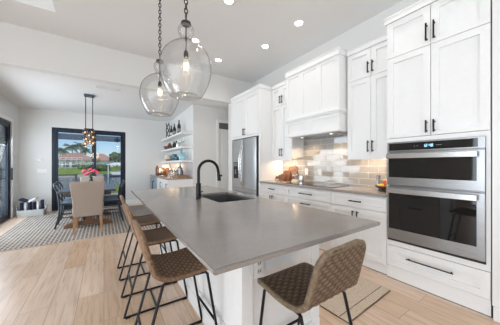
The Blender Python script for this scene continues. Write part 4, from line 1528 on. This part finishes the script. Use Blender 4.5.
# bar counter
bz = .9205
ic = thing('ice_bucket', 'copper ice bucket glowing on the far end of the bar counter', 'bucket', (1.52, 7.1, bz))
obj('bowl', B().lathe([(0, 0), (.09, 0), (.16, .06), (.18, .16), (.16, .24), (.15, .24), (.165, .16), (.15, .07), (0, .02)], (1.52, 7.1, bz), 24), m_copper, ic, True)
obj('foot', B().lathe([(.092, .001), (.10, .001), (.10, .012), (.092, .012)], (1.52, 7.1, bz), 24), m_silver, ic)
lathe_thing('dark_decanter', 'dark bottle at the far end of the bar counter', 'bottle', [(0, 0), (.05, 0), (.055, .2), (.03, .26), (.025, .3), (0, .3)], 1.42, 7.5, bz, m_red)
cp = thing('copper_urn', 'cream shaded lamp with copper base on the bar counter', 'lamp', (1.66, 7.42, bz))
obj('base', B().lathe([(0, 0), (.08, 0), (.06, .04), (.04, .14), (.015, .17), (0, .17)], (1.66, 7.42, bz), 18), m_copper, cp, True)
obj('shade', B().lathe([(.14, .16), (.09, .32), (.085, .32), (.135, .16)], (1.66, 7.42, bz), 24), M('lamp shade', (.9, .8, .6), .8, emit=(1, .78, .5), es=.8), cp, True)
cp.name = 'table_lamp'
for y_, h_, nm in ((6.5, .22, 'far'), (6.3, .19, 'near')):
    lathe_thing('glass_cloche', '%s clear glass dome on the bar counter' % nm, 'cloche', [(.09, 0), (.09, h_ * .6), (.06, h_ * .9), (0, h_), (0, h_ - .004), (.057, h_ * .88), (.086, h_ * .6), (.086, 0)], 1.66, y_, bz, m_clear, 'glass domes on the bar counter')
tr = thing('bar_tray', 'brown wooden tray on the front of the bar counter', 'tray', (1.68, 5.9, bz))
obj('base', B().box(1.56, 1.80, 5.62, 6.16, bz, bz + .012), m_oakleg, tr)
obj('rim', B().box(1.56, 1.57, 5.62, 6.16, bz + .012, bz + .06).box(1.79, 1.80, 5.62, 6.16, bz + .012, bz + .06).box(1.57, 1.79, 5.62, 5.63, bz + .012, bz + .06).box(1.57, 1.79, 6.15, 6.16, bz + .012, bz + .06), m_oakleg, tr)
for y_, nm, m_, sc in ((6.06, 'slim dark bottle at the far end of the bar tray', m_bottle, .8), (5.88, 'tall dark bottle in the middle of the bar tray', m_steel2, 1.15), (5.70, 'squat black bottle at the front of the bar tray', m_bottle, .75)):
    lathe_thing('liquor_bottle', nm, 'bottle', [(r * sc, z * sc) for r, z in BOT], 1.68, y_, bz + .0125, m_, 'bottles on the bar tray')

# ------------------------------------------------------------------ things on the back worktop
wz = .9225
def board(label, y0, w, h, x, mat, tilt, hl):
    """cutting board standing on edge and leaning on the tiles, handle towards the refrigerator"""
    t = thing('cutting_board', label, 'cutting board', (x, y0, wz), 0, 'cutting boards leaning by the refrigerator')
    pts = []
    r_ = .04
    def arc(cy, cz, a0, a1, rr):
        return [(cy + rr * math.cos(a0 + (a1 - a0) * k / 5), cz + rr * math.sin(a0 + (a1 - a0) * k / 5)) for k in range(6)]
    pts += arc(w / 2 - r_, r_, -PI / 2, 0, r_)[::1]
    hz = h * .42
    pts += [(w / 2, hz - .035), (w / 2 + .02, hz - .018), (w / 2 + hl - .015, hz - .022)]
    pts += arc(w / 2 + hl, hz, -PI / 2, PI / 2, .024)
    pts += [(w / 2 + .02, hz + .018), (w / 2, hz + .035)]
    pts += arc(w / 2 - r_, h - r_, 0, PI / 2, r_) + arc(-w / 2 + r_, h - r_, PI / 2, PI, r_) + arc(-w / 2 + r_, r_, PI, 1.5 * PI, r_)
    b_ = B().prism([(0, p[0], p[1]) for p in pts], (.02, 0, 0))
    o_ = obj('board', b_, mat, None)
    o_.parent = t
    o_.rotation_euler = (0, tilt, 0)
    return t
board('large reddish walnut cutting board leaning on the backsplash', 3.28, .24, .30, 3.185, m_board, .22, .10)
board('medium cutting board leaning in front of the large one', 3.36, .20, .22, 3.10, m_board2, .30, .11)
board('small dark cutting board leaning foremost by the refrigerator', 3.40, .16, .15, 3.03, m_board2, .38, .11)

# glass canister on a cream stand
cn = thing('glass_decanter', 'clear glass decanter on a cream stand next to the cutting boards', 'decanter', (3.05, 3.02, wz))
obj('stand', B().lathe([(0, 0), (.075, 0), (.075, .02), (.055, .04), (.05, .06), (0, .06)], (3.05, 3.02, wz), 20), m_cream, cn, True)
obj('bottle', B().lathe([(0, .061), (.05, .061), (.07, .10), (.072, .15), (.05, .20), (.022, .235), (.02, .265), (.027, .275), (.022, .275), (.015, .26), (.016, .235), (.045, .195), (.066, .15), (.064, .10), (0, .067)], (3.05, 3.02, wz), 20), m_clear, cn, True)
obj('stopper', B().lathe([(0, .262), (.012, .262), (.016, .279), (.028, .30), (.02, .325), (0, .335)], (3.05, 3.02, wz), 16), m_cream, cn, True)
jr = thing('lidded_jar', 'silver lidded jar beside the glass decanter', 'jar', (3.12, 2.9, wz))
obj('jar', B().lathe([(0, 0), (.05, 0), (.055, .05), (.05, .11), (0, .11)], (3.12, 2.93, wz), 20), m_silver, jr, True)
obj('lid', B().lathe([(.052, .111), (.052, .125), (.02, .14), (.012, .155), (0, .157)], (3.12, 2.93, wz), 20), m_silver, jr, True)
# steel mill and fruit bowl next to the tower
ml = thing('pepper_mill', 'slim stainless mill beside the fruit bowl', 'mill', (3.10, 1.52, wz))
obj('body', B().lathe([(0, 0), (.026, 0), (.026, .12), (.024, .125), (0, .125)], (3.10, 1.52, wz), 18), m_steel, ml, True)
obj('top', B().lathe([(0, .126), (.025, .126), (.025, .18), (.02, .19), (0, .19)], (3.10, 1.52, wz), 18), m_steel2, ml, True)
bw_ = tag(obj('fruit_bowl', B().lathe([(0, 0), (.05, 0), (.10, .03), (.135, .065), (.128, .067), (.095, .038), (.045, .012), (0, .012)], (3.0, 1.37, wz), 28), m_oak_bowl, None, True), 'dark wooden bowl of fruit beside the oven tower', 'bowl')
for k, (dx, dy, dz, m_, nm) in enumerate(((-.05, .04, .055, m_yellow, 'yellow lemon lying left in the fruit bowl'), (-.03, -.045, .055, m_yellow, 'yellow lemon lying right in the fruit bowl'), (.055, .035, .055, m_orange, 'orange at the back left of the fruit bowl'), (.05, -.045, .057, m_yellow, 'yellow lemon at the back right of the fruit bowl'), (-.002, .0, .105, m_orange, 'orange on top of the fruit pile'))):
    tag(obj('fruit', B().ball((3.0 + dx, 1.37 + dy, wz + dz), .037, 3, (1, 1.12, .95)), m_, None, 'all'), nm, 'fruit', 'fruit in the wooden bowl')

# ------------------------------------------------------------------ outside
struct('ground_lanai', B().box(-7.0, 6, FY + .16, 11.6, -.14, -.03), m_paver, None, 'pale paved lanai outside the glass doors', 'patio')
struct('ground_lanai_side', B().box(-7.0, LX - .16, KY + .2, FY + .16, -.14, -.03), m_paver, None, 'pale paved lanai beside the left glass door', 'patio')
b = B()
b.prism([(-30, 11.6, -.10), (-30, 30, -1.15), (-30, 30, -1.6), (-30, 11.6, -.5)], (60, 0, 0))
struct('ground_near_yard', b, m_lawn, None, 'near lawn sloping to the canal', 'lawn')
struct('water', B().box(-60, 60, 30, 58, -2, -1.35), m_water, None, 'grey blue canal', 'water')
struct('seawall', B().box(-60, 60, 56.5, 57.2, -1.34, -.85), m_concrete, None, 'concrete seawall across the canal', 'seawall')
b = B().prism([(-60, 57.2, -.9), (-60, 74, .25), (-60, 140, .4), (-60, 140, -2), (-60, 57.2, -2)], (120, 0, 0))
struct('ground_far_yard', b, m_lawn, None, 'far lawn beyond the canal', 'lawn')
# lanai beam with posts
bm_ = B().box(-6.5, 5.5, 10.9, 11.05, 2.22, 2.44)
bo = struct('beam', bm_, M('dark grey beam', (.06, .10, .15), .5), None, 'dark grey lanai beam beyond the glass door', 'beam')
for x_ in (-6.4, 5.4):
    struct('column', B().box(x_ - .08, x_ + .08, 10.9, 11.05, -.03, 2.219), m_frame)
t = thing('flood_light', 'small dark flood light fixed under the lanai beam', 'outdoor light', (.46, 10.85, 2.3))
obj('bracket', B().box(.42, .5, 10.86, 10.898, 2.2, 2.40), m_frame, t)
obj('lamp_head', B().box(.36, .56, 10.78, 10.858, 2.22, 2.33, .01), m_frame, t)


def at(px, t):
    u = (px - 250) / 219.5
    s_, c_ = math.sin(YAW), math.cos(YAW)
    return (t * (s_ + c_ * u), t * (c_ - s_ * u))


def hip_roof(b_, x0, x1, y0, y1, z0, z1, inset):
    ym_ = (y0 + y1) / 2
    v = [b_.m.verts.new(p) for p in ((x0, y0, z0), (x1, y0, z0), (x1, y1, z0), (x0, y1, z0), (x0 + inset, ym_, z1), (x1 - inset, ym_, z1))]
    for f in ((0, 1, 5, 4), (1, 2, 5), (2, 3, 4, 5), (3, 0, 4), (3, 2, 1, 0)):
        b_.m.faces.new([v[k] for k in f])
    return b_


hA = thing('house', 'white house with red tiled roof and screened pool cage across the canal', 'house', (-6.5, 80, .2))
xa, _ = at(66, 60)
obj('walls', B().box(-11.6, -1.8, 76, 84, .1, 2.35), m_stucco, hA)
obj('roof', hip_roof(B(), -12.2, -1.2, 75.2, 85, 2.35, 4.55, 4.6), m_roof, hA)
for x_ in (-10.8, -9.0, -7.2, -5.0, -3.2):
    w_ = obj('window', B().box(x_, x_ + 1.2, 75.9, 75.99, .5, 1.9), m_frame, hA)
    obj('pane', B().box(x_ + .08, x_ + 1.12, 75.85, 75.9, .6, 1.8), M('far window glass', (.1, .14, .18), .1), w_)
cg = B()
for k in range(8):
    x_ = -12.5 + k * 1.1
    cg.tube([(x_, 71.5, .1), (x_, 71.5, 2.5), (x_, 73.5, 3.0), (x_, 75.1, 2.4)], .05, 6)
for z_ in (1.2, 2.5):
    cg.tube([(-12.5, 71.5, z_), (-4.8, 71.5, z_)], .05, 6)
cg.tube([(-12.5, 73.5, 3.0), (-4.8, 73.5, 3.0)], .05, 6)
obj('pool_cage', cg, m_plastic, hA, label='white screened pool enclosure')
hB = thing('house', 'house with red tiled roof right of the door post across the canal', 'house', (.8, 90, .2))
obj('walls', B().box(-4.2, 2.6, 88, 94, .2, 2.5), m_stucco, hB)
obj('roof', hip_roof(B(), -5.2, 3.2, 87, 95, 2.5, 4.9, 3.4), m_roof, hB)
w_ = obj('window', B().box(.2, 1.6, 87.9, 87.99, .8, 2.0), m_frame, hB)
obj('pane', B().box(.3, 1.5, 87.85, 87.9, .9, 1.9), m_water, w_)


def palm(x, y, h, label, seed, n=16, L=2.4):
    rg_ = random.Random(seed)
    t = thing('palm_tree', label, 'tree', (x, y, .1), 0, 'palm trees across the canal')
    lean = rg_.uniform(-.3, .3)
    tp = (x + lean, y, h)
    obj('trunk', B().tube(catmull([(x, y, .0), (x + lean * .3, y, h * .5), tp], 5), [.17 - .06 * k / 10 for k in range(11)], 8), m_trunk, t, True)
    fb = B()
    for k in range(n):
        a = 2 * PI * k / n + rg_.uniform(-.15, .15)
        rise = rg_.uniform(-.3, 1.5)
        ln = L * rg_.uniform(.85, 1.1)
        spine = [Vector((tp[0] + math.cos(a) * ln * f, tp[1] + math.sin(a) * ln * f, tp[2] + rise * ln * f * .8 - .85 * ln * f * f * .75)) for f in [q / 7 for q in range(8)]]
        side = Vector((-math.sin(a), math.cos(a), 0))
        for q in range(7):
            for sgn in (-1, 1):
                p0, p1 = spine[q], spine[q + 1]
                w0 = .75 * math.sin(PI * (q + .6) / 8)
                for e_ in (0, .5):
                    base = p0.lerp(p1, e_)
                    tip = base + side * sgn * w0 + (p1 - p0) * .9 - Vector((0, 0, .35 * w0 + .08))
                    nb = p0.lerp(p1, e_ + .42)
                    fb.m.faces.new([fb.m.verts.new(c_) for c_ in (base, nb, tip)])
        fb.tube(spine, .02, 5)
    obj('fronds', fb, m_frond, t, recalc=False)
    return t


# palms behind the left house
for i, (px, tt, h_, nm, L_) in enumerate(((62, 56, 5.4, 'palm tree left of the red roof, partly behind the door frame', 2.6), (73, 60, 6.6, 'tall palm tree in front of the sky left of the door post', 2.9), (80, 58, 6.7, 'second palm above the left red roof', 2.9), (85, 62, 5.6, 'lower palm next to the door post over the red roof', 2.2))):
    x_, y_ = at(px, tt + 12)
    palm(x_, y_, h_ + .3, nm, 20 + i, 30, L_ * .82)


def bush(name, label, cat, c, r, sq, mat, seed, n=16, group=None):
    rg_ = random.Random(seed)
    b_ = B()
    for k in range(n):
        a, e_ = rg_.uniform(0, 2 * PI), rg_.uniform(-.9, 1)
        q = rg_.uniform(.35, .8)
        b_.ball((c[0] + r * sq[0] * q * math.cos(a) * math.cos(e_), c[1] + r * sq[1] * q * math.sin(a) * math.cos(e_), c[2] + r * sq[2] * q * math.sin(e_)), r * rg_.uniform(.28, .45) * min(1, sq[2] + .2), 2, (1, 1, .85), .14, rg_)
    o_ = obj(name, b_, mat, None)
    return tag(o_, label, cat, group)


def tree(label, px, tt, zc_, r, sq, mat, seed):
    x_, y_ = at(px, tt)
    t = thing('tree', label, 'tree', (x_, y_, .2))
    rg_ = random.Random(seed)
    b_ = B()
    for k in range(34):
        a, e_ = rg_.uniform(0, 2 * PI), rg_.uniform(-1.0, 1.2)
        q = rg_.uniform(.2, .85)
        b_.ball((x_ + r * sq[0] * q * math.cos(a) * math.cos(e_), y_ + r * sq[1] * q * math.sin(a) * math.cos(e_), zc_ + r * sq[2] * q * math.sin(e_)), r * rg_.uniform(.18, .32), 2, (1, 1, .85), .2, rg_)
    obj('crown', b_, mat, t)
    obj('trunk', B().tube([(x_, y_, .1), (x_, y_, zc_)], .2, 8), m_trunk, t)


tree('round green tree at the right of the glass door view', 117, 62, 2.9, 2.6, (1, 1, .75), m_bush, 5)
tree('low green tree just right of the door post', 96, 66, 2.0, 1.9, (1.2, 1, .8), m_bush2, 6)
tree('small dark tree behind the right red roof', 109, 110, 3.9, 1.7, (1.2, 1, .7), m_bush, 7)
for i, (px, tt, r_, z_, sq, m_, nm) in enumerate(((82, 57, 1.5, .9, (1, 1, .9), m_bush2, 'pale green shrub in front of the pool cage'), (88, 55, 1.3, .7, (1, 1, .9), m_bush2, 'pale green shrub beside the door post'), (98, 54, 1.6, .2, (1.4, 1, .8), m_bush, 'dark green hedge mound right of the door post'), (104, 54, 1.5, .3, (1.4, 1, .8), m_bush, 'dark green hedge mound nearer the boat lift'),
                                                  (64, 56, 1.3, -.25, (1.6, 1, .35), m_flowerbed, 'low orange blossoming bed in front of the pool cage'), (72, 56, 1.3, -.25, (1.6, 1, .35), m_flowerbed, 'low orange blossoming bed left of the pale shrub'))):
    x_, y_ = at(px, tt)
    bush('shrub', nm, 'shrub', (x_, y_, z_), r_, sq, m_, 40 + i)
# boat lift and dock across the canal
x_, y_ = at(119.5, 46)
lf_ = thing('boat_lift', 'white roofed boat lift standing in the canal at the right', 'boat lift', (x_, y_, -1.3))
for dx in (-2.0, 2.0):
    for dy in (-1.2, 1.2):
        obj('post', B().tube([(x_ + dx, y_ + dy, -1.9), (x_ + dx, y_ + dy, 1.1)], .09, 8), m_plastic, lf_, True)
obj('roof', hip_roof(B(), x_ - 2.4, x_ + 2.4, y_ - 1.6, y_ + 1.6, 1.1, 1.6, 1.4), m_plastic, lf_)
bt = thing('boat', 'white motor boat under the boat lift roof', 'boat', (x_, y_, -.9))
bb = B().prism([(x_ - 1.7, y_ - .5, -.3), (x_ + 1.4, y_ - .5, -.3), (x_ + 1.2, y_ - .5, -.9), (x_ - 1.3, y_ - .5, -.9)], (0, 1.0, 0))
obj('hull', bb, m_plastic, bt)
obj('cabin', B().box(x_ - .4, x_ + .6, y_ - .35, y_ + .35, -.299, .35, .05), m_stucco, bt)
x_, y_ = at(66, 40)
dk = thing('dock', 'low dark dock in the canal at the left of the glass door view', 'dock', (x_, y_, -1.3))
obj('deck', B().box(x_ - 1.6, x_ + 1.6, y_ - .8, y_ + .8, -.78, -.62), m_dark, dk)
for dx in (-1.4, 1.4):
    for dy in (-.7, .7):
        obj('pile', B().tube([(x_ + dx, y_ + dy, -1.9), (x_ + dx, y_ + dy, -.4)], .1, 8), m_trunk, dk)
# dense planting added beside the lanai to darken the view through the left door
for i, (x_, y_, z_, r_) in enumerate(((-4.6, 14.2, 1.2, 1.7), (-5.6, 16.5, 1.5, 2.0))):
    bush('tall_hedge', ['nearer dense dark hedge beyond the left glass door', 'farther dense dark hedge beyond the left glass door'][i], 'hedge', (x_, y_, z_), r_, (1, 1, 1.1), m_hedge, 70 + i, 40, 'hedges beyond the left glass door')
